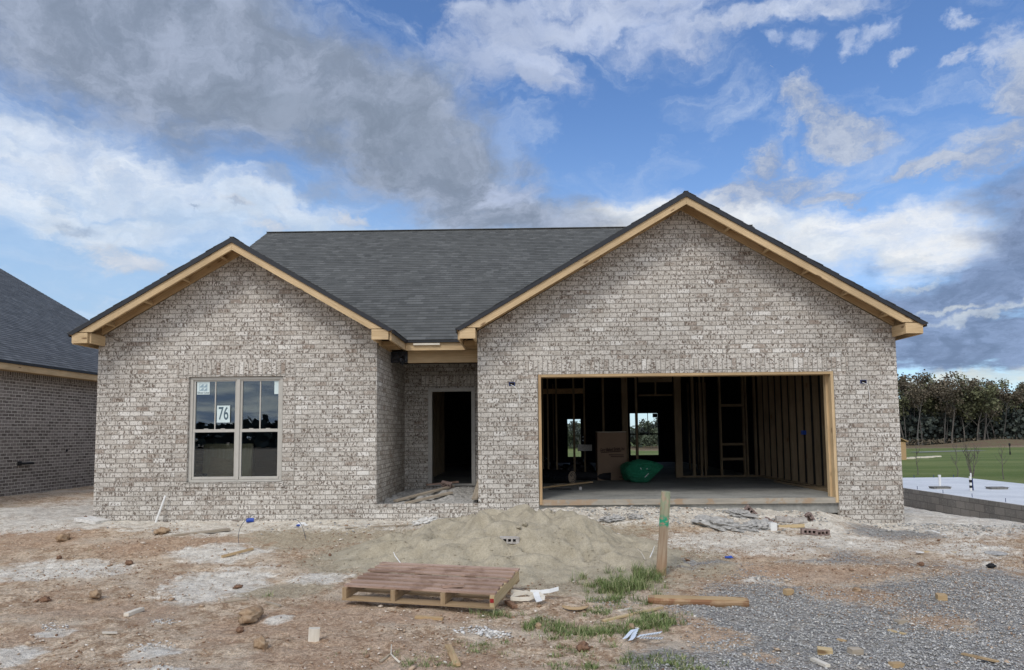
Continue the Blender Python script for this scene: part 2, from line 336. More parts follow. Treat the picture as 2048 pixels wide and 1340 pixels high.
def ground_fn(N):
    p = pos(N)
    def at(n): return N.node('ShaderNodeAttribute', attribute_name=n).outputs['Fac']
    n1 = N.noise(p, 1.3, 8, .62); n2 = N.noise(p, 6.5, 7, .66); n3 = N.noise(p, 34, 5, .65); n4 = N.noise(p, 120, 3, .6)
    warp = N.math('ADD', N.math('MULTIPLY', N.math('SUBTRACT', n2, .5), 1.25), N.math('ADD', N.math('MULTIPLY', N.math('SUBTRACT', n1, .5), .9), N.math('MULTIPLY', N.math('SUBTRACT', n3, .5), .7)))
    wsp = N.noise(N.map(p, (.6, 1.5, 1)), 9, 8, .72)
    warp = N.math('ADD', warp, N.math('MULTIPLY', N.math('SUBTRACT', wsp, .5), 1.2))
    def m(name, lo=.30, hi=.85): return N.ss(N.math('ADD', at(name), warp), lo, hi)
    c = N.mix(N.ss(N.math('ADD', N.math('MULTIPLY', n2, .6), N.math('MULTIPLY', n3, .4)), .40, .60), (.36, .24, .15, 1), (.70, .56, .41, 1))
    c = N.mix(N.ss(N.noise(p, .8, 6, .6), .46, .62, 0, .8), c, (.64, .54, .42, 1))
    c = N.mix(N.ss(n1, .52, .64, 0, .5), c, (.38, .245, .16, 1))
    c = N.mix(N.math('MULTIPLY', m('m_red', .5, 1.1), .6), c, N.mix(N.ss(n3, .3, .7), (.38, .24, .155, 1), (.54, .375, .255, 1)))
    c = N.mix(N.math('MULTIPLY', m('m_sand'), .9), c, N.mix(N.ss(n3, .3, .7), (.38, .315, .22, 1), (.50, .43, .315, 1)))
    c = N.mix(N.math('MULTIPLY', m('m_white', .34, .95), .92), c, N.mix(N.ss(n2, .35, .7), (.64, .58, .49, 1), (.90, .85, .75, 1)))
    vc = N.voro(p, 42, 'Color'); vd = N.voro(p, 42)
    vs = N.node('ShaderNodeSeparateColor'); N.put(vs.inputs[0], vc)
    gcol = N.ramp(vs.outputs[0], [(0, (.24, .235, .23)), (.5, (.35, .345, .33)), (1, (.50, .49, .465))])
    gcol = N.mix(N.ss(n2, .45, .7, 0, .5), gcol, (.42, .36, .29, 1))
    gm = m('m_gravel', .25, 1.0)
    c = N.mix(N.math('MULTIPLY', gm, .92), c, gcol)
    # scattered pale chips and dark crumbs all over
    vv = N.node('ShaderNodeSeparateColor'); N.put(vv.inputs[0], N.voro(p, 60, 'Color'))
    chip = N.math('MULTIPLY', N.ss(vv.outputs[0], .80, .82), N.ss(N.voro(p, 60), .32, .22))
    c = N.mix(N.math('MULTIPLY', chip, .6), c, (.60, .53, .45, 1))
    drk = N.math('MULTIPLY', N.ss(vv.outputs[1], .84, .86), N.ss(N.voro(p, 60), .36, .24))
    c = N.mix(N.math('MULTIPLY', drk, .55), c, (.12, .075, .05, 1))
    gf = m('m_field', .3, .6)
    sy = N.node('ShaderNodeSeparateXYZ'); N.put(sy.inputs[0], p)
    fn_ = N.noise(N.map(p, (.25, 1, 1)), .16, 6, .6)
    green = N.mix(N.ss(fn_, .38, .62), (.105, .142, .040, 1), (.175, .20, .072, 1))
    green = N.mix(N.ss(N.noise(p, .9, 5, .6), .5, .75, 0, .4), green, (.17, .20, .09, 1))
    c = N.mix(N.math('MULTIPLY', at('m_mound'), .92), c, N.mix(N.ss(n1, .4, .6), (.13, .075, .05, 1), (.13, .12, .06, 1)))
    c = N.mix(gf, c, green)
    c = N.vec('SCALE', c, scale=N.ss(n4, .25, .75, .72, 1.24))
    c = N.vec('SCALE', c, scale=N.ss(N.noise(p, 17, 6, .7), .35, .65, .84, 1.12))
    nearf = N.ss(sy.outputs[1], 25, 60, 1, .1)
    h = N.math('ADD', N.math('MULTIPLY', n3, 1.0), N.math('ADD', N.math('MULTIPLY', n4, .45), N.math('MULTIPLY', N.math('MULTIPLY', gm, N.math('SUBTRACT', .5, vd)), 1.2)))
    return c, N.bump(N.math('MULTIPLY', h, nearf), .9, .03)
M['ground'] = mat('site_ground', ground_fn, .97, .1)
def sand_fn(N):
    p = pos(N); n = N.noise(p, 5, 6, .6); n2 = N.noise(p, 60, 5, .7)
    c = N.mix(N.ss(n, .3, .7), (.34, .295, .215, 1), (.45, .395, .295, 1))
    c = N.vec('SCALE', c, scale=N.ss(n2, .3, .7, .82, 1.15))
    return c, N.bump(N.math('ADD', N.math('MULTIPLY', n2, .6), N.math('ADD', N.math('MULTIPLY', N.noise(p, 19, 6, .65), 1.6), N.math('MULTIPLY', n, 2.0))), .8, .014)
M['sand'] = mat('sand', sand_fn, .97, .1)
def rnd_fn(stops):
    def fn(N):
        r = N.node('ShaderNodeAttribute', attribute_name='rnd').outputs['Fac']
        return N.ramp(r, stops)
    return fn
M['gravel'] = mat('gravel_stone', rnd_fn([(0, (.24, .235, .225)), (.3, (.335, .33, .315)), (.6, (.44, .43, .41)), (.85, (.53, .52, .49)), (1, (.68, .64, .58))]), .9, .2)
M['pebble'] = mat('clay_pebble', rnd_fn([(0, (.22, .13, .08)), (.4, (.38, .26, .17)), (.75, (.54, .43, .32)), (1, (.76, .70, .62))]), .95, .1)
M['grass'] = mat('grass_blade', rnd_fn([(0, (.08, .12, .035)), (.45, (.15, .205, .07)), (.72, (.28, .31, .13)), (1, (.55, .47, .30))]), .7, .2)
M['bark'] = mat('bark', rock_fn((.09, .08, .07), (.19, .17, .15)), .95, .05)
M['bark_pale'] = mat('bark_pale', rock_fn((.09, .085, .08), (.17, .16, .145)), .95, .05)
M['bark_mid'] = mat('bark_mid', rock_fn((.09, .085, .08), (.17, .155, .14)), .95, .05)
M['leaf_olive'] = mat('leaf_olive', rnd_fn([(0, (.08, .085, .05)), (.5, (.135, .14, .08)), (1, (.215, .22, .12))]), .8, .1)
M['leaf_brown'] = mat('leaf_brown', rnd_fn([(0, (.09, .075, .055)), (.5, (.15, .125, .09)), (1, (.22, .185, .135))]), .8, .1)
M['leaf_dark'] = mat('leaf_dark', rnd_fn([(0, (.038, .047, .045)), (.5, (.065, .078, .07)), (1, (.095, .11, .088))]), .85, .1)
M['leaf_green'] = mat('leaf_green', rnd_fn([(0, (.05, .065, .045)), (.5, (.085, .105, .07)), (1, (.13, .15, .10))]), .85, .1)

# ------------------------------------------------------------------ mesh builder
class MB:
    def __init__(s, uv='wall'): s.v = []; s.f = []; s.uv = []; s.mode = uv
    def face(s, pts, uvs=None):
        i = len(s.v); s.v += [tuple(p) for p in pts]; s.f.append(tuple(range(i, i+len(pts))))
        if uvs is None:
            p = [Vector(q) for q in pts]; n = Vector((0, 0, 0))
            for k in range(len(p)): n += p[k].cross(p[(k+1) % len(p)])
            a = max(range(3), key=lambda k: abs(n[k])); ij = [(1, 2), (0, 2), (0, 1)][a]
            uvs = [(q[ij[0]], q[ij[1]]) for q in p]
            if s.mode == 'swap': uvs = [(b, a_) for a_, b in uvs]
        s.uv.append(uvs)
    def obox(s, c, size, R=None):
        c = Vector(c); h = [x/2 for x in size]; R = R or Matrix.Identity(3)
        L = max(range(3), key=lambda k: size[k])
        off = (random.random()*9, random.random()*9) if s.mode == 'long' else (0, 0)
        for a in range(3):
            b, d = (a+1) % 3, (a+2) % 3
            for sg in (1, -1):
                loc = []
                for (sb, sd) in ((-1, -1), (1, -1), (1, 1), (-1, 1)):
                    q = [0, 0, 0]; q[a] = sg*h[a]; q[b] = sb*h[b]*sg; q[d] = sd*h[d]; loc.append(q)
                pts = [c + R @ Vector(q) for q in loc]
                if s.mode == 'long':
                    U = L if L != a else b; V = ({0, 1, 2}-{a, U}).pop()
                    s.face(pts, [(q[U]+off[0], q[V]+off[1]+a*.7) for q in loc])
                else: s.face(pts)
    def box(s, x0, x1, y0, y1, z0, z1): s.obox(((x0+x1)/2, (y0+y1)/2, (z0+z1)/2), (x1-x0, y1-y0, z1-z0))
    def beam(s, p, q, w, h, up=(0, 0, 1)):
        p, q, up = Vector(p), Vector(q), Vector(up); d = (q-p); L = d.length; d.normalize()
        sd = d.cross(up).normalized(); up = sd.cross(d)
        R = Matrix((d, sd, up)).transposed(); s.obox((p+q)/2, (L, w, h), R)
    def prism(s, outline, y0, y1, holes=(), axis='y'):
        # outline in (x,z) extruded along y ; axis='x': outline in (y,z) extruded along x
        P = (lambda a, b, t: (a, t, b)) if axis == 'y' else (lambda a, b, t: (t, a, b))
        loops = [list(outline)]+[list(h) for h in holes]
        flat_ = [p for l in loops for p in l]
        tris = geometry.tessellate_polygon([[Vector((a, b, 0)) for a, b in l] for l in loops])
        L = s.mode == 'long'
        def uvz(ps): return None if not L else [(a+y0, b) for a, b in ps]
        for t, rev in ((y0, 0), (y1, 1)):
            for tr in tris:
                ps = [flat_[k] for k in tr]
                ar = (ps[1][0]-ps[0][0])*(ps[2][1]-ps[0][1])-(ps[1][1]-ps[0][1])*(ps[2][0]-ps[0][0])
                if abs(ar) < 1e-9: continue
                if (ar > 0) == bool(rev): ps = ps[::-1]
                s.face([P(a, b, t) for a, b in ps], uvz(ps))
        for l in loops:
            for k in range(len(l)):
                a, b = l[k], l[(k+1) % len(l)]
                s.face([P(*a, y0), P(*b, y0), P(*b, y1), P(*a, y1)])
    def tube(s, pts, rad, n=8, cap=True):
        pts = [Vector(p) for p in pts]
        if not hasattr(rad, '__len__'): rad = [rad]*len(pts)
        rings = []; prev = None
        for i, p in enumerate(pts):
            d = (pts[min(i+1, len(pts)-1)]-pts[max(i-1, 0)]).normalized()
            ref = prev if prev is not None else (Vector((0, 0, 1)) if abs(d.z) < .9 else Vector((1, 0, 0)))
            a = (ref - d*ref.dot(d)).normalized(); prev = a; b = d.cross(a)
            rings.append([p+(a*math.cos(t)+b*math.sin(t))*rad[i] for t in [2*math.pi*k/n for k in range(n)]])
        acc = 0
        for i in range(len(pts)-1):
            L = (pts[i+1]-pts[i]).length
            for k in range(n):
                k2 = (k+1) % n
                s.face([rings[i][k], rings[i][k2], rings[i+1][k2], rings[i+1][k]], [(acc, k*.02), (acc, k*.02+.02), (acc+L, k*.02+.02), (acc+L, k*.02)])
            acc += L
        if cap:
            s.face(rings[0][::-1]); s.face(rings[-1])
    def lump(s, c, size, seed=0, sub=2, amp=.25, flat_=0.0, freq=1.7):
        import bmesh
        bm = bmesh.new(); bmesh.ops.create_icosphere(bm, subdivisions=sub, radius=1)
        from mathutils import noise as mn
        o = Vector((seed*3.1, seed*1.7, seed*.9)); rz = Matrix.Rotation(seed*1.3, 3, 'Z')
        for v in bm.verts:
            d = 1+amp*(mn.noise(v.co*freq+o)*1.6+mn.noise(v.co*freq*2.7+o)*.6)
            v.co = v.co*d
            if v.co.z < -flat_ and flat_ > 0: v.co.z = -flat_
            v.co = Vector(c)+rz @ Vector((v.co.x*size[0], v.co.y*size[1], v.co.z*size[2]))
        for f in bm.faces: s.face([v.co.copy() for v in f.verts])
        bm.free()
    def build(s, name, m, parent=None, origin=(0, 0, 0), smooth=False):
        me = bpy.data.meshes.new(name)
        o = Vector(origin)
        me.from_pydata([(a-o.x, b-o.y, c-o.z) for a, b, c in s.v], [], s.f)
        ul = me.uv_layers.new(name='UVMap'); ul.data.foreach_set('uv', [x for u in s.uv for p in u for x in p])
        me.materials.append(M[m] if isinstance(m, str) else m)
        if smooth:
            import bmesh
            bm = bmesh.new(); bm.from_mesh(me); bmesh.ops.remove_doubles(bm, verts=bm.verts, dist=1e-4); bm.to_mesh(me); bm.free()
            me.polygons.foreach_set('use_smooth', [True]*len(me.polygons))
        ob = bpy.data.objects.new(name, me); COL.objects.link(ob)
        if parent is not None:
            ob.parent = parent; ob.location = o - Vector(world_loc(parent))
        else: ob.location = o
        return ob
def world_loc(o):
    l = Vector(o.location)
    while o.parent is not None: o = o.parent; l += Vector(o.location)
    return l
def tag(o, label=None, cat=None, group=None, kind=None):
    if label: o['label'] = label
    if cat: o['category'] = cat
    if group: o['group'] = group
    if kind: o['kind'] = kind
    return o
def empty(name, loc, label, cat, group=None):
    o = bpy.data.objects.new(name, None); COL.objects.link(o); o.location = loc; o.empty_display_size = .2
    return tag(o, label, cat, group)
def RX(a): return Matrix.Rotation(a, 3, 'X')
def RY(a): return Matrix.Rotation(a, 3, 'Y')
def RZ(a): return Matrix.Rotation(a, 3, 'Z')

# ------------------------------------------------------------------ ground
def sst(v, a, b):
    t = np.clip((np.asarray(v, float)-a)/(b-a), 0, 1); return t*t*(3-2*t)
_tab = rng.random((256, 256))
def vnoise(x, y):
    x = np.asarray(x, float); y = np.asarray(y, float)
    xi = np.floor(x).astype(int); yi = np.floor(y).astype(int); fx = x-xi; fy = y-yi
    fx = fx*fx*(3-2*fx); fy = fy*fy*(3-2*fy); g = lambda i, j: _tab[i % 256, j % 256]
    return (g(xi, yi)*(1-fx)+g(xi+1, yi)*fx)*(1-fy)+(g(xi, yi+1)*(1-fx)+g(xi+1, yi+1)*fx)*fy
def base_z(x, y):
    x = np.asarray(x, float); y = np.asarray(y, float)
    z = (.205-.125*sst(x, 2, 6))*sst(y, 7.5, 11.45)
    z = z + .03*sst(-x, 7.2, 10)*sst(y, 10, 15)
    z = z - .88*sst(x, 6.6, 12)*sst(y, 8.5, 17)
    z = z - .12*sst(x, 6.6, 12)*sst(y, 15, 20)
    t = sst(y, 24, 36); far = -.95-.9*sst(y, 40, 150)
    z = z*(1-t)+far*t
    z = z + 1.35*np.exp(-((x-90)/10)**2-((y-136)/7)**2)
    z = z + .17*sst(x, -.5, .6)*sst(-x, -5.6, -4.6)*sst(y, 10.2, 11.5)*sst(-y, -14, -13)
    return z
def ground_z(x, y):
    x = np.asarray(x, float); y = np.asarray(y, float)
    near = 1-sst(y, 18, 30)
    r = np.clip(sst(np.abs(x), 3, 9)+.6, 0, 1)
    n = .05*(vnoise(x*.9+7, y*.9)-.5)+.035*(vnoise(x*2.7, y*2.7+3)-.5)+.034*(vnoise(x*8.3+1, y*8.3)-.5)
    n = n+.020*(vnoise(x*19, y*19+5)-.5)
    return base_z(x, y)+n*near
def gz(x, y): return float(ground_z(x, y))
def march(px, py, fz):
    d = ray(px, py); h = math.hypot(d[0], d[1]); d = d/h; t = 4.0
    while t < 400:
        p = d*t
        if p[1] > 11.52 and -7.2 < p[0] < 6.15: return float(p[0]), 11.52, float(fz(p[0], 11.52))
        if CAMH+p[2] < fz(p[0], p[1]):
            lo, hi = t-.1, t
            for _ in range(12):
                m_ = (lo+hi)/2; p = d*m_
                if CAMH+p[2] < fz(p[0], p[1]): hi = m_
                else: lo = m_
            p = d*hi; return float(p[0]), float(p[1]), float(fz(p[0], p[1]))
        t += .1
    return float(p[0]), float(p[1]), float(fz(p[0], p[1]))
def G(px, py): return march(px, py, gz)
def axis(segs):
    out = []
    for a, b, st in segs: out += list(np.arange(a, b, st))
    return np.array(out+[segs[-1][1]])
def make_ground():
    xs = axis([(-900, -100, 60), (-100, -30, 7), (-30, -12, .8), (-12, -6.5, .12), (-6.5, 7.5, .045), (7.5, 14, .12), (14, 30, .8), (30, 140, 3), (140, 900, 60)])
    ys = axis([(-300, -20, 25), (-20, 3, 1.5), (3, 4.2, .1), (4.2, 12.4, .045), (12.4, 24, .15), (24, 40, .8), (40, 170, 4), (170, 1500, 60)])
    X, Y = np.meshgrid(xs, ys); Z = ground_z(X, Y); nx, ny = len(xs), len(ys)
    co = np.stack([X.ravel(), Y.ravel(), Z.ravel()], 1)
    me = bpy.data.meshes.new('ground')
    i = np.arange(nx*ny).reshape(ny, nx)
    q = np.stack([i[:-1, :-1], i[:-1, 1:], i[1:, 1:], i[1:, :-1]], -1).reshape(-1, 4)
    me.vertices.add(len(co)); me.vertices.foreach_set('co', co.ravel())
    me.loops.add(q.size); me.loops.foreach_set('vertex_index', q.ravel().astype(np.int32))
    me.polygons.add(len(q)); me.polygons.foreach_set('loop_start', np.arange(0, q.size, 4, dtype=np.int32)); me.polygons.foreach_set('loop_total', np.full(len(q), 4, np.int32))
    me.update(calc_edges=True); me.polygons.foreach_set('use_smooth', np.ones(len(q), bool))
    x, y = X.ravel(), Y.ravel()
    def blobs(L):
        m = np.zeros_like(x)
        for px, py, rx, ry in L:
            cx, cy, _ = onZ(px, py, .05); cx2 = onZ(px+rx, py, .05)[0]
            y0 = onZ(px, py+ry, .05)[1]; y1 = onZ(px, py-ry, .05)[1]
            rxx = max(abs(cx2-cx), .05); ryy = max((y1-y0)/2, .05); cy = (y0+y1)/2
            d = np.sqrt(((x-cx)/rxx)**2+((y-cy)/ryy)**2)
            m = np.maximum(m, np.clip(1.25-.62*d*d, 0, 1.1))
        return m
    house = sst(y, 9.9, 11.2)*(1-sst(y, 14, 20))*(1-sst(x, 9, 12))*(1-sst(-x, 8, 12))
    white = np.maximum(blobs([(430, 1160, 95, 30), (120, 1140, 130, 16), (110, 1255, 40, 8), (310, 1292, 55, 16), (20, 1300, 60, 20), (440, 1112, 90, 12),
                   (420, 1078, 90, 12), (60, 1042, 160, 10), (300, 1050, 160, 8), (600, 1052, 200, 14), (760, 1048, 120, 14), (1560, 1095, 260, 18), (1750, 1065, 260, 22), (1250, 1050, 120, 20),
                   (1540, 1160, 50, 16), (1960, 1130, 70, 16), (1940, 1100, 90, 12), (1980, 1052, 130, 8), (1450, 1040, 100, 12), (640, 1150, 60, 10), (330, 1330, 60, 8), (560, 1230, 30, 8)]), .95*house)
    gravel = blobs([(1800, 1290, 360, 130), (1600, 1200, 160, 60), (1480, 1260, 90, 60), (2000, 1180, 200, 60), (1850, 1180, 180, 40), (1400, 1195, 60, 16), (1350, 1320, 100, 30), (1480, 1330, 120, 40),
                    (1550, 1030, 130, 16), (1300, 1030, 140, 12), (1790, 1072, 90, 10), (1650, 1120, 120, 20), (1420, 1130, 60, 20), (1950, 1240, 200, 90)])
    red = blobs([(60, 1095, 130, 26), (880, 1320, 160, 20), (1880, 1232, 60, 16), (1700, 1180, 80, 20), (1420, 1262, 80, 22), (1360, 1235, 60, 20), (180, 1210, 160, 22), (500, 1240, 110, 30), (300, 1105, 130, 16), (640, 1230, 110, 40),
                 (460, 1100, 70, 10), (1530, 1300, 30, 8), (1960, 1040, 110, 6), (1480, 1110, 160, 10), (700, 1290, 200, 40), (1620, 1140, 260, 16), (60, 1260, 100, 20), (820, 1225, 190, 14)])
    sand = blobs([(1000, 1085, 330, 60), (640, 1078, 130, 26), (1390, 1120, 70, 24), (700, 1120, 90, 24), (560, 1170, 90, 16), (1180, 1150, 180, 24), (880, 1120, 200, 30)])
    gravel = gravel*(1-.95*np.clip(red, 0, 1)*(red > .3)); white = white*(1-.5*np.clip(gravel, 0, 1))
    field = np.maximum(sst(y, 26.5, 31), sst(x, 16, 22)*sst(y, 14, 26))
    field = field*(1-.95*np.exp(-((x-80)/60)**8-((y-131)/9)**2))
    redf = np.exp(-((x-80)/60)**8-((y-133)/8)**2)
    field = field*(1-.9*sst(y, 120, 128)*sst(-y, -175, -160)*(x > 20))
    for n, a in (('m_white', white), ('m_gravel', gravel), ('m_red', red), ('m_sand', sand), ('m_field', field), ('m_mound', sst(y, 118, 127)*(x > 20))):
        at = me.attributes.new(n, 'FLOAT', 'POINT'); at.data.foreach_set('value', (a*1.0).astype(np.float32))
    me.materials.append(M['ground'])
    o = bpy.data.objects.new('ground', me); COL.objects.link(o); tag(o, kind='structure')
    return o
make_ground()

def inst_mesh(name, m, tv, tf, centers, scales, rots, rnd, tilt=None):
    # many small pieces as one mesh: tv template verts (k,3), tf faces; per piece a 3x3 matrix
    k = len(tv); n = len(centers)
    A = rots*scales[:, None, :]                                     # (n,3,3) columns scaled
    V = np.einsum('nij,kj->nki', A, tv)+centers[:, None, :]
    fs = np.array(tf); nf, nv = fs.shape
    Fi = (fs[None]+(np.arange(n)*k)[:, None, None]).reshape(-1)
    me = bpy.data.meshes.new(name)
    me.vertices.add(n*k); me.vertices.foreach_set('co', V.ravel())
    me.loops.add(Fi.size); me.loops.foreach_set('vertex_index', Fi.astype(np.int32))
    me.polygons.add(n*nf); me.polygons.foreach_set('loop_start', np.arange(0, Fi.size, nv, dtype=np.int32)); me.polygons.foreach_set('loop_total', np.full(n*nf, nv, np.int32))
    me.update(calc_edges=True)
    at = me.attributes.new('rnd', 'FLOAT', 'POINT'); at.data.foreach_set('value', np.repeat(rnd, k).astype(np.float32))
    me.materials.append(M[m]); o = bpy.data.objects.new(name, me); COL.objects.link(o); return o
def rand_rot(n, flat_=1.0):
    a = rng.random(n)*2*np.pi; ca, sa = np.cos(a), np.sin(a)
    t = (rng.random(n)-.5)*flat_; u = (rng.random(n)-.5)*flat_
    Rz = np.zeros((n, 3, 3)); Rz[:, 0, 0] = ca; Rz[:, 0, 1] = -sa; Rz[:, 1, 0] = sa; Rz[:, 1, 1] = ca; Rz[:, 2, 2] = 1
    Rx = np.zeros((n, 3, 3)); Rx[:, 0, 0] = 1; Rx[:, 1, 1] = np.cos(t); Rx[:, 1, 2] = -np.sin(t); Rx[:, 2, 1] = np.sin(t); Rx[:, 2, 2] = np.cos(t)
    Ry = np.zeros((n, 3, 3)); Ry[:, 1, 1] = 1; Ry[:, 0, 0] = np.cos(u); Ry[:, 0, 2] = np.sin(u); Ry[:, 2, 0] = -np.sin(u); Ry[:, 2, 2] = np.cos(u)
    return Rz @ Rx @ Ry
STONE_V = np.array([(1, .1, -.2), (.35, .9, .1), (-.6, .75, -.1), (-1, -.1, .15), (-.45, -.85, -.1), (.6, -.8, .1), (.2, .1, .8), (-.1, -.1, -.8)])
STONE_F = [(0, 1, 6), (1, 2, 6), (2, 3, 6), (3, 4, 6), (4, 5, 6), (5, 0, 6), (1, 0, 7), (2, 1, 7), (3, 2, 7), (4, 3, 7), (5, 4, 7), (0, 5, 7)]
def in_ell(x, y, L):
    m = np.zeros_like(x)
    for px, py, rx, ry in L:
        cx = onZ(px, py, .05)[0]; cx2 = onZ(px+rx, py, .05)[0]; y0 = onZ(px, py+ry, .05)[1]; y1 = onZ(px, py-ry, .05)[1]
        m = np.maximum(m, np.clip(1.3-np.sqrt(((x-cx)/(cx2-cx))**2+((y-(y0+y1)/2)/((y1-y0)/2))**2), 0, 1))
    return m
def scatter(n, x0, x1, y0, y1, dens):
    x = x0+rng.random(n)*(x1-x0); y = y0+(rng.random(n)**1.35)*(y1-y0)
    keep = rng.random(n) < dens(x, y); return x[keep], y[keep]
def stones(name, m, x, y, smin, smax, label, cat, pw=2.2, sink=.25, zf=None):
    n = len(x); s = smin+(smax-smin)*rng.random(n)**pw
    c = np.stack([x, y, (ground_z if zf is None else zf)(x, y)+s*.3*(1-sink)], 1)
    sc = np.stack([s*(.8+.5*rng.random(n)), s*(.6+.4*rng.random(n)), s*(.4+.35*rng.random(n))], 1)*.5
    o = inst_mesh(name, m, STONE_V, STONE_F, c, sc, rand_rot(n, .9), rng.random(n)); return tag(o, label, cat, kind='stuff')
GR = [(1830, 1300, 400, 130), (1600, 1210, 170, 50), (1470, 1290, 80, 60), (2020, 1200, 260, 60), (1420, 1205, 90, 14), (1380, 1325, 120, 24)]
def dens_g(x, y):
    d = in_ell(x, y, GR); n = vnoise(x*1.6+3, y*1.6)*.6+vnoise(x*5, y*5)*.4
    cut = in_ell(x, y, [(1880, 1232, 60, 14), (1430, 1262, 70, 18), (1700, 1190, 60, 14)])
    return np.clip((d+n-.52)*1.15, .0, 1)*(1-.8*cut)
gx, gy = scatter(90000, .6, 6.2, 4.3, 8.6, dens_g)
stones('gravel', 'gravel', gx, gy, .009, .028, 'grey crushed gravel spread over the drive at the lower right', 'gravel')
def dens_p(x, y):
    n = vnoise(x*1.1, y*1.1+9)*.6+vnoise(x*4, y*4)*.4
    return np.clip((n-.38)*2.2, .06, 1)*(1-.9*in_ell(x, y, GR[:3]))
gx, gy = scatter(60000, -8, 7.5, 4.3, 11.4, dens_p)
stones('pebbles', 'pebble', gx, gy, .008, .034, 'small clay clods and pale pebbles strewn over the bare ground', 'pebbles', 3.0)
gx, gy = scatter(1500, -8, 7.5, 4.3, 11.4, dens_p)
stones('clay_clods', 'pebble', gx, gy, .025, .075, 'scattered larger clay clods and chips on the bare ground', 'clods', 2.6, .5)
def dens_r(x, y): return sst(y, 10.0, 11.2)*np.clip(sst(x, -.6, .6), .06, 1)*np.clip(vnoise(x*2.3, y*3)*1.6-.3, 0, 1)
def dens_b(x, y): return np.clip(in_ell(x, y, [(1750, 1170, 330, 70), (1500, 1120, 160, 40), (1950, 1110, 160, 40)])*1.6, 0, 1)*np.clip(vnoise(x*2, y*2)*1.5-.1, 0, 1)
gx, gy = scatter(70000, .8, 8.2, 5.4, 10.4, dens_b)
stones('drive_chips', 'pebble', gx, gy, .008, .022, 'brown and pale stone chips pressed into the upper drive', 'chips', 2.0)
gx, gy = scatter(14000, -7, 8, 9.6, 11.58, dens_r)
stones('rubble_gravel', 'gravel', gx, gy, .015, .06, 'broken pale gravel and mortar bits along the house foot', 'gravel', 2.6)

# ------------------------------------------------------------------ the brick house
XL, XP, XG, XR = -7.09, -2.43, -0.763, 6.085       # left corner, porch left, garage left, right corner
YF, YB, YPB = 11.65, 25.6, 14.4                     # front, back, porch back wall
ZE, SL = 3.27, .586                                 # eave height (top of shingles) and roof slope
SLAB = .51; BW = .1                                 # slab height, brick thickness
house = empty('brick_house', (-.5, YF, 0), 'unfinished pale brick house with two front gables, grey roof and open garage', 'house')
gabL = (-7.32, -4.71, -2.10); gabR = (-1.067, 2.642, 6.351)
def roofz(g, x): return ZE+SL*(min(x-g[0], g[2]-x))
def rect(x0, x1, z0, z1): return [(x0, z0), (x1, z0), (x1, z1), (x0, z1)]
def P(name, mb, m, parent=house, **k): return mb.build(name, m, parent, **k)
OFF = .17
# front left wall
w = MB(); w.prism([(XL, -.4), (XP, -.4), (XP, roofz(gabL, XP)-OFF), (gabL[1], roofz(gabL, gabL[1])-OFF), (XL, roofz(gabL, XL)-OFF)], YF, YF+BW, [rect(-5.555, -3.99, .835, 2.575)])
P('wall', w, 'brick')
w = MB(); w.prism([(XG, -.4), (.225, -.4), (.225, 2.55), (5.05, 2.55), (5.05, -.4), (XR, -.4), (XR, roofz(gabR, XR)-OFF), (gabR[1], roofz(gabR, gabR[1])-OFF), (XG, roofz(gabR, XG)-OFF)], YF, YF+BW)
P('wall', w, 'brick')
w = MB(); w.box(XP-BW, XP, YF+BW, YPB, -.4, 3.10); P('wall', w, 'brick')
w = MB(); w.box(XG, XG+BW, YF+BW, YPB, -.4, 3.10); P('wall', w, 'brick')
w = MB(); w.prism(rect(XP-BW, XG+BW, -.4, 3.1), YPB, YPB+BW, [rect(-1.95, -1.0, .55, 2.52)]); P('wall', w, 'brick')
zz_ = lambda x: ZE-.2
w = MB(); w.prism([(YF+BW, -1.2), (YB, -1.2), (YB, 3.2), (19.35, 6.9), (12.7, 3.13), (YF+BW, 3.13)], XL, XL+BW, axis='x'); P('wall', w, 'brick')
w = MB(); w.prism([(YF+BW, -1.2), (YB, -1.2), (YB, 3.2), (19.35, 6.9), (12.7, 3.13), (YF+BW, 3.13)], XR-BW, XR, axis='x'); P('wall', w, 'brick')
bwx0, bwx1 = 3.745, 4.83
w = MB(); w.prism(rect(XL+BW, XR-BW, -1.2, 3.2), YB, YB+BW, [rect(bwx0, bwx1, .70, 2.31), rect(1.40, 2.16, .47, 2.2)]); P('wall', w, 'brick')
# soldier courses and stacked jamb bricks, 3 mm proud
w = MB('swap'); w.box(.02, 5.29, YF-.004, YF+.02, 2.552, 2.786); P('soldier_course', w, 'brick_soldier')
w = MB('swap'); w.box(-5.76, -3.775, YF-.004, YF+.02, 2.577, 2.81); P('soldier_course', w, 'brick_soldier')
w = MB('swap'); w.box(-2.12, XG+.002, YPB-.004, YPB+.02, 2.56, 2.77); P('soldier_course', w, 'brick_soldier')
w = MB('swap'); w.box(-5.60, -3.95, YF-.018, YF+.04, .758, .833); P('brick_sill', w, 'brick_stack')
for x0, x1, z0, z1 in ((.02, .223, .1, 2.55), (5.052, 5.255, .05, 2.55), (-5.76, -5.557, .70, 2.575), (-3.988, -3.785, .70, 2.575)):
    w = MB(); w.box(x0, x1, YF-.003, YF+.02, z0, z1); ob = P('jamb_bricks', w, 'brick_stack')
    uvl = ob.data.uv_layers[0].data
    for l in uvl: l.uv[0] -= x0
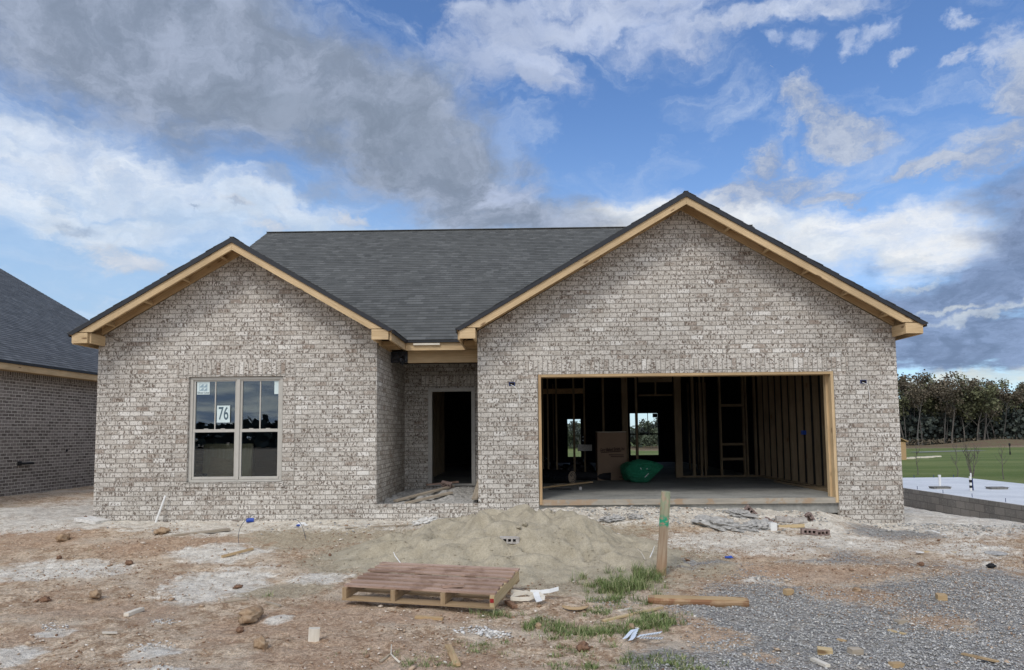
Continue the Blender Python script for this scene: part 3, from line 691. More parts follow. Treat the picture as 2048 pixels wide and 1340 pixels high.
# framing layer behind the brick (dark sheathing seen from inside)
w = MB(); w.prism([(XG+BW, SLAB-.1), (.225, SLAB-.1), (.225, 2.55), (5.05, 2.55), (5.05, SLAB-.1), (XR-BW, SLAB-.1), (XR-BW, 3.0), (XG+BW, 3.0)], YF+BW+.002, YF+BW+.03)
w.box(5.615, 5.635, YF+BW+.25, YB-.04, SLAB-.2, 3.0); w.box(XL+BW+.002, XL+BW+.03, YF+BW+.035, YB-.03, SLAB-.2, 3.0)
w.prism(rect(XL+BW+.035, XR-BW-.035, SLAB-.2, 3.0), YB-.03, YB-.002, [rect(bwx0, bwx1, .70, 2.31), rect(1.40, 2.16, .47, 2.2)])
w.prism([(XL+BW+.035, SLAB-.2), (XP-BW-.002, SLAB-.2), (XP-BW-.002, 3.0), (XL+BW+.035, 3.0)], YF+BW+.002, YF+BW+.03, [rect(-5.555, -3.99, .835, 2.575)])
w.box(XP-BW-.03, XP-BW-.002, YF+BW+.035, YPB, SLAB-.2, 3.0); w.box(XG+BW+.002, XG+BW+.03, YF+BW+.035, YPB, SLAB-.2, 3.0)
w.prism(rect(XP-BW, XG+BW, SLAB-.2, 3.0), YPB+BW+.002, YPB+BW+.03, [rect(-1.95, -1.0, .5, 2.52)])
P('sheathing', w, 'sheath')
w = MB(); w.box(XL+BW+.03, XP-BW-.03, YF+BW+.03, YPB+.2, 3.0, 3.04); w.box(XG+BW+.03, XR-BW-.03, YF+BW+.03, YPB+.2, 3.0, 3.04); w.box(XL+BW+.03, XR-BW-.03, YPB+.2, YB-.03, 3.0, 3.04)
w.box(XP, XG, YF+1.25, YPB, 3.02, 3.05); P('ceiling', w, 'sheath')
# floors
w = MB(); w.box(XG+BW+.03, XR-BW-.04, YF+.045, 17.2, SLAB-.25, SLAB); w.box(XL+BW+.04, XR-BW-.04, 17.2, YB-.04, SLAB-.25, SLAB+.001)
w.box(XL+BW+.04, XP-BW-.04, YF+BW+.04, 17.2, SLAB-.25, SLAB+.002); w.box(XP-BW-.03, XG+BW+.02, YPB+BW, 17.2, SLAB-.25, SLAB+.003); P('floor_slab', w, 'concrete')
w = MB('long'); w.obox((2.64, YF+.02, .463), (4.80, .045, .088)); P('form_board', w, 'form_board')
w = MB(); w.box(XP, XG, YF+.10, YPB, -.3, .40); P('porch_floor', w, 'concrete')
w = MB(); w.box(XP, XG, YF+.001, YF+.10, -.4, .375); P('porch_ledge', w, 'brick')
w = MB('swap'); w.box(XP, XG, YF-.004, YF+.105, .376, .457); ob = P('porch_ledge', w, 'brick_stack')
# garage door frame
w = MB('long'); w.obox((.255, YF+.12, 1.49), (.045, .26, 2.06+.06)); P('door_jamb', w, 'jamb_orange')
w = MB('long'); w.obox((5.022, YF+.12, 1.49), (.045, .26, 2.06+.06)); w.obox((4.985, YF+.17, 1.50), (.03, .09, 2.02)); P('door_jamb', w, 'pine')
w = MB('long'); w.obox((2.64, YF+.12, 2.528), (4.72, .26, .04)); P('door_header', w, 'pine_weathered')
# ---- roof
def shingles(mb, o, u, L, v, S, jag=.0):
    # courses of overlapping shingles; o lower corner, u along eave, v up slope
    o, u, v = Vector(o), Vector(u).normalized(), Vector(v).normalized(); n = u.cross(v)
    if n.z < 0: n = -n
    e = .143; k = 0
    while k*e < S:
        a, b = k*e, min((k+1)*e+.03, S)
        j0 = random.uniform(-jag, jag); j1 = random.uniform(-jag, jag)
        A = o+u*j0+v*a; B = o+u*(L+j1)+v*a; Cc = o+u*(L+j1)+v*b; Dd = o+u*j0+v*b
        t0, t1 = n*.010, n*.001
        uvq = [(0, a), (L, a), (L, b), (0, b)]
        sg = lambda ps, uvs: mb.face(ps if (ps[1]-ps[0]).cross(ps[2]-ps[0]).dot(n) > 0 else ps[::-1], uvs if (ps[1]-ps[0]).cross(ps[2]-ps[0]).dot(n) > 0 else uvs[::-1])
        sg([A+t0, B+t0, Cc+t1, Dd+t1], uvq)
        mb.face([A, B, B+t0, A+t0], [(0, a+.002), (L, a+.002), (L, a+.004), (0, a+.004)])
        mb.face([A, A+t0, Dd+t1, Dd], [(0, a), (0, a), (0, b), (0, b)]); mb.face([B, B+t0, Cc+t1, Cc], [(0, a), (0, a), (0, b), (0, b)])
        k += 1
YE, YR = 12.6, 19.35
Ls = math.hypot(1, SL)
main_x0, main_x1 = -7.13, 6.34
def roof_part(slopes, decks):
    m = MB()
    for a in slopes: shingles(m, *a)
    r = P('roof', m, 'shingle')
    d = MB()
    for dk in decks: dk(d)
    P('roof_deck', d, 'osb', r)
    return r
th = .035
def deck_y(m): # main roof deck, both slopes
    for s_, y0 in ((1, YE), (-1, 2*YR-YE)):
        m.prism([(y0, ZE-.006), (YR, ZE-.006+SL*(YR-YE)), (YR, ZE-.006+SL*(YR-YE)-th), (y0, ZE-.006-th)][::s_], main_x0+.02, main_x1-.02, axis='x')
hip = (YR-YE)
rm = roof_part([((main_x0, YE-.02, ZE), (1, 0, 0), main_x1-main_x0, (0, 1, SL), hip*Ls+.02, .01), ((main_x0, 2*YR-YE, ZE), (1, 0, 0), main_x1-main_x0, (0, -1, SL), hip*Ls, .01)], [deck_y])
c = MB(); c.beam((main_x0, YR, ZE+SL*hip+.012), (main_x1, YR, ZE+SL*hip+.012), .16, .018); P('ridge_cap', c, 'shingle', rm)
def gable_roof(g, y0, y1):
    hw = g[1]-g[0]; zt = ZE+SL*hw
    def dk(m): m.prism([(g[0], ZE-.006), (g[1], zt-.006), (g[2], ZE-.006), (g[2], ZE-.006-th), (g[1], zt-.006-th), (g[0], ZE-.006-th)], y0+.02, y1)
    r = roof_part([((g[0]-.02, y0, ZE-.01), (0, 1, 0), y1-y0, (1, 0, SL), hw*Ls+.02, .018), ((g[2]+.02, y0, ZE-.01), (0, 1, 0), y1-y0, (-1, 0, SL), hw*Ls+.02, .018)], [dk])
    c = MB()
    nseg = int((y1-y0)/.2)
    for i in range(nseg): c.beam((g[1], y0+i*.2, zt+.006), (g[1], y0+i*.2+.23, zt+.012), .07, .008)
    P('ridge_cap', c, 'shingle', r)
    d = MB()   # black drip edge on rakes and eaves
    for s_ in (0, 2):
        d.prism([(g[s_]-(.03 if s_ == 0 else -.03), ZE-.018), (g[1], zt+.005), (g[1], zt-.082), (g[s_]+(.06 if s_ == 0 else -.06), ZE-.035)], y0-.006, y0+.014)
        xx = g[s_]; sg = 1 if s_ == 0 else -1
        d.box(min(xx-sg*.015, xx+sg*.005), max(xx-sg*.015, xx+sg*.005), y0+.016, (YE if (s_, g) in ((2, gabL), (0, gabR)) else y1)-.02, ZE-.06, ZE-.004)
    P('drip_edge', d, 'drip', r)
    for s_ in (0, 2):
        sg = 1 if s_ == 0 else -1
        # rake board with level-cut foot at the return box
        zb = ZE+.012
        top = lambda x: ZE+SL*abs(x-g[s_])-.078; bot = lambda x: top(x)-.122
        xt = g[s_]+sg*(zb-ZE+.078)/SL; xb = g[s_]+sg*(zb-ZE+.078+.122)/SL
        b = MB('long'); ol = [(xt, zb), (xb, zb), (g[1]-sg*.001, bot(g[1])), (g[1]-sg*.001, top(g[1]))]
        b.prism(ol, y0+.016, y0+.054)
        # grain follows the rake
        for f in range(len(b.uv)):
            b.uv[f] = [((p[0]*sg+p[2]*SL)/1.16, (p[2]-SL*p[0]*sg)) for p in b.v[b.f[f][0]:b.f[f][-1]+1]]
        P('rake_board', b, 'pine', r)
        b = MB('long')
        xin = g[s_]+sg*.30
        t2 = lambda x: ZE+SL*abs(x-g[s_])-.045
        b.prism([(xin, t2(xin)-.11), (xin, t2(xin)), (g[1]-sg*.001, t2(g[1])), (g[1]-sg*.001, t2(g[1])-.13)], YF-.045, YF-.006)
        for f in range(len(b.uv)):
            b.uv[f] = [((p[0]*sg+p[2]*SL)/1.16, (p[2]-SL*p[0]*sg)) for p in b.v[b.f[f][0]:b.f[f][-1]+1]]
        P('rake_board', b, 'pine_weathered', r)
        x = g[s_]+sg*.5
        while abs(x-g[s_]) < hw-.2:
            b = MB('long'); z = t2(x); b.obox((x, (y0+.054+YF-.045)/2, z-.055), (.038, YF-.045-y0-.056, .088), RY(-sg*math.atan(SL))); x += sg*.62
            P('lookout', b, 'pine_weathered', r)
    return r
Y0R = 11.2
rL = gable_roof(gabL, Y0R, 15.3); rR = gable_roof(gabR, Y0R, 16.4)
# box returns at the four gable feet
def ret_box(x0, x1, inner):
    b = MB('long'); b.obox(((x0+x1)/2, Y0R+.035, 3.188), (x1-x0, .038, .165)); 
    b.obox((inner, (Y0R+.06+YF)/2, 3.186), (.036, YF-Y0R-.06, .160)); b.obox(((x0+x1)/2, (Y0R+YF)/2+.05, 3.268), (x1-x0-.04, YF-Y0R-.1, .012))
    P('eave_box', b, 'pine')
ret_box(-7.27, -7.02, -7.0); ret_box(-2.43, -2.16, -2.41); ret_box(-1.02, -.77, -.79); ret_box(6.03, 6.30, 6.05)
for x, y1 in ((-7.268, 15.2), (-2.135, YE+.02), (-1.035, YE+.02), (6.30, 16.3)):
    b = MB('long'); b.obox((x, (Y0R+.06+y1)/2, 3.165), (.034, y1-Y0R-.06, .14)); P('fascia_board', b, 'pine')
for xa, xb in ((XP, -2.15), (-1.02, XG)):
    for y in (11.9, 12.15, 12.4): b = MB('long'); b.obox(((xa+xb)/2, y, 3.12), (xb-xa-.03, .036, .08)); P('lookout', b, 'pine_weathered')
for xq in (XP+.03, XG-.03): b = MB('long'); b.obox((xq, 12.2, 3.12), (.036, 1.0, .09)); P('ledger_board', b, 'pine_weathered')
b = MB('long'); b.obox(((-2.12-1.05)/2, YE+.03, 3.155), (1.06, .036, .135)); P('fascia_board', b, 'pine')
b = MB(); b.box(-2.1, -1.06, YE-.035, YE+.012, 3.225, 3.262); P('drip_edge', b, 'drip')
b = MB('long'); b.obox((-1.735, YE-.008, 3.195), (.475, .034, .036)); P('nailing_strip', b, 'palewood')
b = MB('long'); b.obox(((-2.12+XG)/2, 12.93, 3.01), (XG+2.12, .09, .235)); P('porch_beam', b, 'pine')
b = MB(); b.box(XP+.002, -2.12, 12.86, 12.99, 2.90, 3.10); b.lump((-2.21, 12.85, 2.93), (.07, .03, .09), 3, 1); P('black_filler', b, 'plastic_black')  # black box and lump filling the gap at the beam's left end
for y in (11.72+.5*k for k in range(7)): pass
for ya, yb in ((YF+.02, YB+.02),):
    for x in (XL-.2, XR+.2): pass
b = MB('long'); b.obox(((main_x0+main_x1)/2, 2*YR-YE-.04, 3.16), (main_x1-main_x0, .036, .14)); P('fascia_board', b, 'pine')
# rake boards of the main roof ends
for x in (main_x0+.0, main_x1-.02):
    for s_ in (1, -1):
        b = MB('long'); y0 = YR-s_*hip; b.beam((x, y0, ZE-.12), (x, YR, ZE-.12+SL*hip), .034, .14); P('rake_board', b, 'pine')
# ---- electrical boxes on the garage front
for x, z, sg in ((-.2, 2.40, 1), (5.53, 2.375, .6)):
    b = MB(); b.box(x-.05, x+.05, YF-.012, YF+.01, z-.03, z+.03); e = P('electrical_box', b, 'bluebox')
    b = MB(); b.box(x-.038, x+.038, YF-.0135, YF-.0125, z-.02, z+.02); P('opening_shade', b, 'hole', e)  # near-black plate on the box face paints the shade of its opening
    b = MB(); b.tube([(x-.02, YF-.01, z-.01), (x+.05, YF-.04, z-.05), (x+.10*sg+.01, YF-.03, z-.13), (x+.09*sg+.03, YF-.02, z-.20), (x+.13*sg, YF-.02, z-.33)], .0045, 5); P('wire', b, 'white', e)
# ---- front window
win = P('window', (lambda m: (m.box(-5.55, -3.995, YF+.035, YF+.09, .84, .875), m.box(-5.55, -3.995, YF+.035, YF+.09, 2.525, 2.57),
        m.box(-5.55, -5.50, YF+.034, YF+.091, .875, 2.525), m.box(-4.045, -3.995, YF+.034, YF+.091, .875, 2.525), m.box(-4.765, -4.715, YF+.026, YF+.092, .875, 2.525), m)[-1])(MB()), 'frame')
for x0, x1 in ((-5.50, -4.765), (-4.715, -4.045)):
    m = MB()   # lower sash in front, upper sash
    m.box(x0, x1, YF+.045, YF+.08, 1.655, 1.705); m.box(x0+.008, x1-.008, YF+.04, YF+.08, .880, .925)
    m.box(x0, x0+.035, YF+.046, YF+.079, .925, 1.655); m.box(x1-.035, x1, YF+.046, YF+.079, .925, 1.655)
    m.box(x0, x0+.035, YF+.055, YF+.085, 1.705, 2.525); m.box(x1-.035, x1, YF+.055, YF+.085, 1.705, 2.525); m.box(x0+.035, x1-.035, YF+.055, YF+.085, 2.50, 2.525)
    P('sash', m, 'frame', win)
    m = MB(); xm = (x0+x1)/2-.005; m.box(xm-.009, xm+.009, YF+.064, YF+.072, 1.705, 2.50); P('muntin', m, 'frame', win)
    m = MB(); m.box(x0+.035, x1-.035, YF+.060, YF+.063, .925, 1.655); P('pane', m, 'glass', win)
    m = MB(); m.box(x0+.035, x1-.035, YF+.073, YF+.076, 1.705, 2.50); P('pane', m, 'glass', win)
    for xq in (xm-.14, xm+.14): m = MB(); m.box(xq-.035, xq+.035, YF+.048, YF+.058, 1.706, 1.716); P('sash_lock', m, 'frame', win)
def text(s_, size, cx, y, cz, m, parent, bold=0.0, sx=1.0, ry=0.0, shear=0.0):
    cu = bpy.data.curves.new('lettering', 'FONT'); cu.body = s_; cu.size = size; cu.align_x = 'CENTER'; cu.align_y = 'CENTER'; cu.offset = bold; cu.extrude = .0004; cu.shear = shear
    t = bpy.data.objects.new('tmp', cu); COL.objects.link(t); bpy.context.view_layer.update()
    me = bpy.data.meshes.new_from_object(t); bpy.data.objects.remove(t)
    R = Matrix.Rotation(math.pi/2, 4, 'X') @ Matrix.Diagonal((sx, 1, 1, 1)); me.transform(Matrix.Rotation(ry, 4, 'Y') @ R)
    me.materials.clear(); me.materials.append(M[m])
    o = bpy.data.objects.new('lettering', me); COL.objects.link(o); o.parent = parent; o.location = Vector((cx, y, cz))-Vector(world_loc(parent)); return o
def lettering_mesh(s_, size, c, m, parent, **k): return text(s_, size, c[0], c[1], c[2], m, parent, **k)
# stickers are sheets stuck on the panes
ys = YF+.0585
m = MB(); m.box(-5.452, -5.24, YF+.0705, YF+.0725, 2.285, 2.497); P('sticker', m, 'paper', win)
m = MB()
for i in range(2):
    for j in range(2):
        x0 = -5.412+i*.068; z0 = 2.345+j*.062
        yy = YF+.0695
        m.box(x0, x0+.064, yy, yy+.0008, z0, z0+.006); m.box(x0, x0+.064, yy, yy+.0008, z0+.052, z0+.058); m.box(x0, x0+.006, yy, yy+.0008, z0+.006, z0+.052); m.box(x0+.058, x0+.064, yy, yy+.0008, z0+.006, z0+.052)
        m.face([(x0+.006, yy+.0003, z0+.006), (x0+.058, yy+.0003, z0+.006), (x0+.058, yy+.0003, z0+.052)])
P('sticker_mark', m, 'ink2', win)
text('Silver Line', .047, -5.346, YF+.0698, 2.313, 'ink', win, .0007)
m = MB(); m.box(-5.10, -4.882, YF+.0500, YF+.0516, 1.815, 2.095); P('number_sheet', m, 'paper', win)
text('76', .30, -4.991, YF+.0493, 1.955, 'ink', win, .0035, .58)
m = MB(); m.box(-4.155, -4.077, YF+.0705, YF+.0725, 2.28, 2.497); P('sticker', m, 'paper', win)
# ---- front door frame in the porch
dfr = MB(); dfr.box(-1.95, -1.875, YPB-.03, YPB+.13, .55, 2.52); dfr.box(-1.075, -1.0, YPB-.03, YPB+.13, .55, 2.52); dfr.box(-1.875, -1.075, YPB-.03, YPB+.13, 2.45, 2.52); dfr.box(-1.875, -1.075, YPB-.02, YPB+.13, .55, .585)
P('door_frame', dfr, 'door_frame')
# ---- back window and back door (glass) seen through the garage
bw_ = MB()
for a in ((bwx0, bwx1, .70, .76), (bwx0, bwx1, 2.25, 2.31), (bwx0, bwx0+.045, .76, 2.25), (bwx1-.045, bwx1, .76, 2.25), (3.985, 4.075, .76, 2.25), (bwx0+.045, 3.985, 1.48, 1.53), (4.075, bwx1-.045, 1.48, 1.53), (4.42, 4.435, 1.53, 2.25)):
    bw_.box(a[0], a[1], YB+.02, YB+.07, a[2], a[3])
bwn = P('window', bw_, 'black'); m = MB(); m.box(4.60, 4.77, YB+.0, YB+.005, 2.10, 2.24); P('sticker', m, 'black', bwn)
bd = MB(); zt, zb2 = 2.2, .47
for a in ((1.40, 1.545, zb2, zt), (2.015, 2.16, zb2, zt), (1.545, 2.015, 2.06, zt), (1.545, 2.015, zb2, .72), (1.545, 2.015, 1.03, 1.045), (1.545, 2.015, 1.055, 1.06)): bd.box(a[0], a[1], YB+.03, YB+.07, a[2], a[3])
bdo = P('back_door', bd, 'black'); m = MB(); m.tube([(2.09, YB+.03, 1.3), (2.09, YB-.04, 1.3)], .028, 10); P('door_knob', m, 'galv', bdo); m = MB(); m.tube([(2.09, YB+.03, 1.43), (2.09, YB-.02, 1.43)], .026, 10); P('deadbolt', m, 'galv', bdo)
# ---- interior framing
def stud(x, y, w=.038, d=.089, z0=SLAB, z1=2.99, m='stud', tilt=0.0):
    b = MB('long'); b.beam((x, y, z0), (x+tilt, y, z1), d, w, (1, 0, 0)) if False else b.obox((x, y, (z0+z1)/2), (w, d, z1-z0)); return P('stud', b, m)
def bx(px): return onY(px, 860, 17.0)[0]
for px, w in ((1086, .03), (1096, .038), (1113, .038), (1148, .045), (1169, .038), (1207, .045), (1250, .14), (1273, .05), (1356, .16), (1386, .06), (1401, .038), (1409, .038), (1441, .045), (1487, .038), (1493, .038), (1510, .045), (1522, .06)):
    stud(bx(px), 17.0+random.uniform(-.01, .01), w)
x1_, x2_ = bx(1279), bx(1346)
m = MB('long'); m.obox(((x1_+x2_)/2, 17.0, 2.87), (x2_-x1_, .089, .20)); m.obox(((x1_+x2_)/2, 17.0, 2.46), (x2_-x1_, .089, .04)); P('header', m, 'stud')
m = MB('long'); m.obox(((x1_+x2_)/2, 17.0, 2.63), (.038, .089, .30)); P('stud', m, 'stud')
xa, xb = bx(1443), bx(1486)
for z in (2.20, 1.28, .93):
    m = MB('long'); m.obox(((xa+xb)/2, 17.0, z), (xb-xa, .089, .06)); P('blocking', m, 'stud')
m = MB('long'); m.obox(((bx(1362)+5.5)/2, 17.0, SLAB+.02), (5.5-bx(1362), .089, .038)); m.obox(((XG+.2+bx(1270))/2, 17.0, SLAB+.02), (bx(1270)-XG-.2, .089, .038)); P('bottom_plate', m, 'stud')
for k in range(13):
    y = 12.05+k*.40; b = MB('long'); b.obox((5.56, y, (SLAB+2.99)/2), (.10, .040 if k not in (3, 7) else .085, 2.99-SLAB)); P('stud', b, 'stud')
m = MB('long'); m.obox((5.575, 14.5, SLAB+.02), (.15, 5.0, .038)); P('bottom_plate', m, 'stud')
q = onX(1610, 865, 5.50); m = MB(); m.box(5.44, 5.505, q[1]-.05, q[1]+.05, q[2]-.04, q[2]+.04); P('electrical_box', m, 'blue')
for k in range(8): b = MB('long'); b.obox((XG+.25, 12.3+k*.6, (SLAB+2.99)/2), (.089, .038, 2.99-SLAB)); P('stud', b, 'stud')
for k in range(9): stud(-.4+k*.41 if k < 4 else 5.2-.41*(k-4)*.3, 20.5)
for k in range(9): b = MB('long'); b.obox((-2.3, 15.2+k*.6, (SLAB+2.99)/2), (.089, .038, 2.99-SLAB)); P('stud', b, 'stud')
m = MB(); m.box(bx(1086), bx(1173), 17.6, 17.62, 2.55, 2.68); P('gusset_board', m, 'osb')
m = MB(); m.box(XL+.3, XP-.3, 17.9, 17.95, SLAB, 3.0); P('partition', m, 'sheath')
# stacked boards and a chair standing inside the front room
bs = empty('plywood_stack', (-5.2, 12.3, SLAB), 'tilted yellow plywood sheets leaning inside the front room, seen through the window', 'plywood')
m = MB('long'); m.obox((-5.18, 12.35, .98), (.85, .05, .95), RX(-.12)); P('sheet', m, 'pine_yellow', bs)
m = MB('long'); m.obox((-5.25, 12.2, .86), (.45, .03, .70), RX(-.18) @ RY(.16)); P('sheet', m, 'osb', bs)
ch = empty('stacking_chair', (-5.72, 12.5, SLAB), 'black slatted chair standing inside the front room beside the plywood', 'chair')
m = MB(); m.obox((-5.72, 12.5, .93), (.42, .40, .03)); P('seat', m, 'black', ch)
m = MB(); m.box(-5.90, -5.87, 12.66, 12.69, .94, 1.38); m.box(-5.57, -5.54, 12.66, 12.69, .94, 1.38)
for k in range(4): m.box(-5.87, -5.57, 12.665, 12.685, 1.02+k*.10, 1.07+k*.10)
P('backrest', m, 'black', ch)
for sx in (-.19, .19):
    for sy in (-.18, .18):
        m = MB(); m.box(-5.72+sx-.015, -5.72+sx+.015, 12.5+sy-.015, 12.5+sy+.015, SLAB, .93); P('leg', m, 'black', ch)

# ------------------------------------------------------------------ neighbouring house
nb = empty('brick_house', (-16, 18, 0), 'neighbouring dark brown brick house with blue-grey roof, at the left edge', 'house')
NX, NE, NY0, NY1 = -12.15, -11.8, 9.0, 26.0; NZ = 3.36; NR = -20.5
w = MB(); w.box(NX-.12, NX, NY0+.4, NY1-.3, -1, 3.02); P('wall', w, 'brick_dark', nb)
w = MB('swap'); w.box(NX-.05, NX+.004, NY0+.4, NY1-.3, 3.025, 3.24); P('soldier_course', w, 'brick_dark', nb)
w = MB(); 
for y in (NY0+.4, NY1-.42): w.prism([(2*NR-NX, -1), (NX-.13, -1), (NX-.13, 3.1), (NR, 3.1+.583*(NX-NR)), (2*NR-NX, 3.1)], y, y+.12)
P('gable_wall', w, 'brick_dark', nb)
m = MB(); NS = .583
shingles(m, (NE, NY0, NZ), (0, 1, 0), NY1-NY0, (-1, 0, NS), (NE-NR)*math.hypot(1, NS)); shingles(m, (2*NR-NE, NY0, NZ), (0, 1, 0), NY1-NY0, (1, 0, NS), (NE-NR)*math.hypot(1, NS)); P('roof', m, 'shingle_blue', nb)
m = MB(); m.prism([(NE, NZ-.005), (NR, NZ-.005+NS*(NE-NR)), (2*NR-NE, NZ-.005), (2*NR-NE, NZ-.04), (NR, NZ-.04+NS*(NE-NR)), (NE, NZ-.04)][::-1], NY0+.02, NY1-.02); P('roof_deck', m, 'osb', nb)
m = MB('long'); m.obox((NE-.03, (NY0+NY1)/2, NZ-.135), (.036, NY1-NY0-.05, .15)); P('fascia_board', m, 'pine', nb)
m = MB(); m.box(NE-.01, NE+.02, NY0, NY1, NZ-.055, NZ-.005); P('drip_edge', m, 'drip', nb)
m = MB('long'); m.obox(((NX+NE)/2-.03, (NY0+NY1)/2, NZ-.2), (NE-NX-.08, NY1-NY0-.05, .012)); P('soffit', m, 'pine_weathered', nb)
q = onX(38, 927, NX); m = MB(); m.box(NX, NX+.03, q[1]-.06, q[1]+.06, q[2]-.05, q[2]+.05); m.tube([(NX, q[1], q[2]), (NX+.05, q[1], q[2]), (NX+.06, q[1]+.42, q[2]-.01)], .028, 8); P('gas_pipe', m, 'black', nb)
q = onX(133, 901, NX); m = MB(); m.tube([(NX-.01, q[1], q[2]), (NX+.02, q[1], q[2])], .035, 10); P('vent_hole', m, 'black', nb)

# ------------------------------------------------------------------ next foundation on the right
fd = empty('slab_foundation', (14, 22, -.9), 'fresh pale concrete slab on a grey block wall, right of the house', 'foundation')
FX0, FX1, FY0, FY1, FZ = 12.05, 16.7, 13.5, 27.8, -.27
w = MB(); w.box(FX0, FX0+.2, FY0, FY1, -1.3, FZ-.012); w.box(FX0+.2, FX1, FY0, FY0+.2, -1.3, FZ-.012); w.box(FX0+.2, FX1, FY1-.2, FY1, -1.3, FZ-.012); w.box(FX1-.2, FX1, FY0+.2, FY1-.2, -1.3, FZ-.012); P('block_wall', w, 'cmu', fd)
w = MB(); w.box(FX0+.015, FX1+.01, FY0+.01, FY1+.01, FZ-.011, FZ+.0); P('slab', w, 'concrete_new', fd)
m = MB()
for k in range(9): m.tube([(FX0+.09, FY0+.8+k*1.35, FZ-.02), (FX0+.09, FY0+.8+k*1.35, FZ+.10)], .008, 5)
for k in range(6): m.tube([(FX0+.6+k*.75, FY1-.12, FZ-.02), (FX0+.6+k*.75, FY1-.12, FZ+.10)], .012, 5)
P('anchor_bolts', m, 'bluebox', fd)
def pipe_at(px, py, h, r, m_, top=None):
    q = onZ(px, py, FZ); m = MB(); m.tube([(q[0], q[1], q[2]-.01), (q[0], q[1], q[2]+h)], r, 10); o = P('drain_pipe', m, m_, fd)
    if top: 
        m = MB(); m.tube([(q[0], q[1], q[2]+h-.05), (q[0], q[1], q[2]+h+.004)], r*1.25, 10); P('pipe_cap', m, 'white', o)
    return q
pipe_at(1880, 973, .37, .035, 'white', 1)
def ring(px, py, r):
    q = onZ(px, py, FZ); m = MB(); m.box(q[0]-r, q[0]+r, q[1]-.14, q[1]+.14, q[2]+.001, q[2]+.05); m.box(q[0]-r*1.08, q[0]+r*1.08, q[1]-.16, q[1]+.16, q[2]+.051, q[2]+.065); P('tub_box', m, 'cmu', fd)
ring(1880, 977, .26); ring(1994, 978, .25)
q = onZ(1942, 981, FZ); m = MB(); m.tube([(q[0], q[1], q[2]), (q[0], q[1], q[2]+.42)], .035, 10); po = P('drain_pipe', m, 'white', fd)
m = MB(); m.tube([(q[0], q[1], q[2]+.08), (q[0], q[1], q[2]+.15)], .038, 10); m.tube([(q[0], q[1], q[2]+.24), (q[0], q[1], q[2]+.32)], .038, 10); P('pipe_band', m, 'black', po)
m = MB(); m.tube([(q[0]+.06, q[1], q[2]), (q[0]+.05, q[1], q[2]+.36)], .022, 8); P('supply_pipe', m, 'bluebox', fd)
m = MB(); m.tube([(q[0]+.05, q[1]+.05, q[2]), (q[0]+.05, q[1]+.05, q[2]+.52)], .02, 8); P('supply_pipe', m, 'white', fd)

# ------------------------------------------------------------------ sand pile
def pile_h(x, y):
    x = np.asarray(x, float); y = np.asarray(y, float)
    g = lambda cx, cy, rx, ry, h, p=1.0: h*np.exp(-(((x-cx)/rx)**2+((y-cy)/ry)**2)**p)
    c1 = onY(1048, 1012, 9.75); c2 = onY(935, 1022, 9.9)
    z = np.maximum(g(c1[0]+.02, 9.72, .66, .62, .40, .85), g(c2[0], 9.85, .55, .55, .34, .9))
    z = np.maximum(z, g(-.25, 9.35, 1.35, .85, .36, 1.2)); z = z+g(.55, 9.3, .6, .6, .10)+g(-.1, 8.75, 1.5, .45, .07)
    lum = .10*(vnoise(x*3.1+2, y*3.1)-.5)+.13*(vnoise(x*5.5+9, y*5.5)-.5)+.06*(vnoise(x*11, y*11+4)-.5)+.022*(vnoise(x*26, y*26)-.5)
    dim = np.zeros_like(x)
    r2 = np.random.default_rng(5)
    for _ in range(80):
        a, b, s, h = r2.uniform(-2.0, 1.7), r2.uniform(8.0, 9.9), r2.uniform(.05, .12), r2.uniform(.05, .11)
        dim = dim-h*np.exp(-(((x-a)/(s*1.3))**2+((y-b)/s)**2))+h*.7*np.exp(-(((x-a)/(s*1.6))**2+((y-b+s*1.6)/(s*.8))**2))
    env = np.clip(z*7, 0, 1)
    ed = g(-.25, 9.1, 2.25, 1.45, 1.0, 2.2)
    return z*1.03+(lum+dim*.8)*np.clip(ed*1.2, 0, 1)*(.45+.55*env)-.085*(1-np.clip(ed*1.5, 0, 1))+.03*ed
def make_pile():
    xs = np.arange(-2.9, 2.5, .022); ys = np.arange(7.3, 10.95, .022); X, Y = np.meshgrid(xs, ys)
    Z = base_z(X, Y)+pile_h(X, Y); nx, ny = len(xs), len(ys)
    me = bpy.data.meshes.new('sand_pile'); i = np.arange(nx*ny).reshape(ny, nx)
    q = np.stack([i[:-1, :-1], i[:-1, 1:], i[1:, 1:], i[1:, :-1]], -1).reshape(-1, 4)
    o0 = np.array([-.2, 9.3, .1]); co = np.stack([X.ravel(), Y.ravel(), Z.ravel()], 1)-o0
    me.vertices.add(len(co)); me.vertices.foreach_set('co', co.ravel()); me.loops.add(q.size); me.loops.foreach_set('vertex_index', q.ravel().astype(np.int32))
    me.polygons.add(len(q)); me.polygons.foreach_set('loop_start', np.arange(0, q.size, 4, dtype=np.int32)); me.polygons.foreach_set('loop_total', np.full(len(q), 4, np.int32))
    me.update(calc_edges=True); me.polygons.foreach_set('use_smooth', np.ones(len(q), bool)); me.materials.append(M['sand'])
    o = bpy.data.objects.new('sand_pile', me); COL.objects.link(o); o.location = o0
    tag(o, 'large heap of tan masonry sand with footprints, in front of the house', 'sand pile')
make_pile()
def top_z(x, y): return max(gz(x, y), float(base_z(x, y)+pile_h(x, y)) if -2.9 < x < 2.5 and 7.3 < y < 10.9 else -9)
def GT(px, py): return march(px, py, top_z)

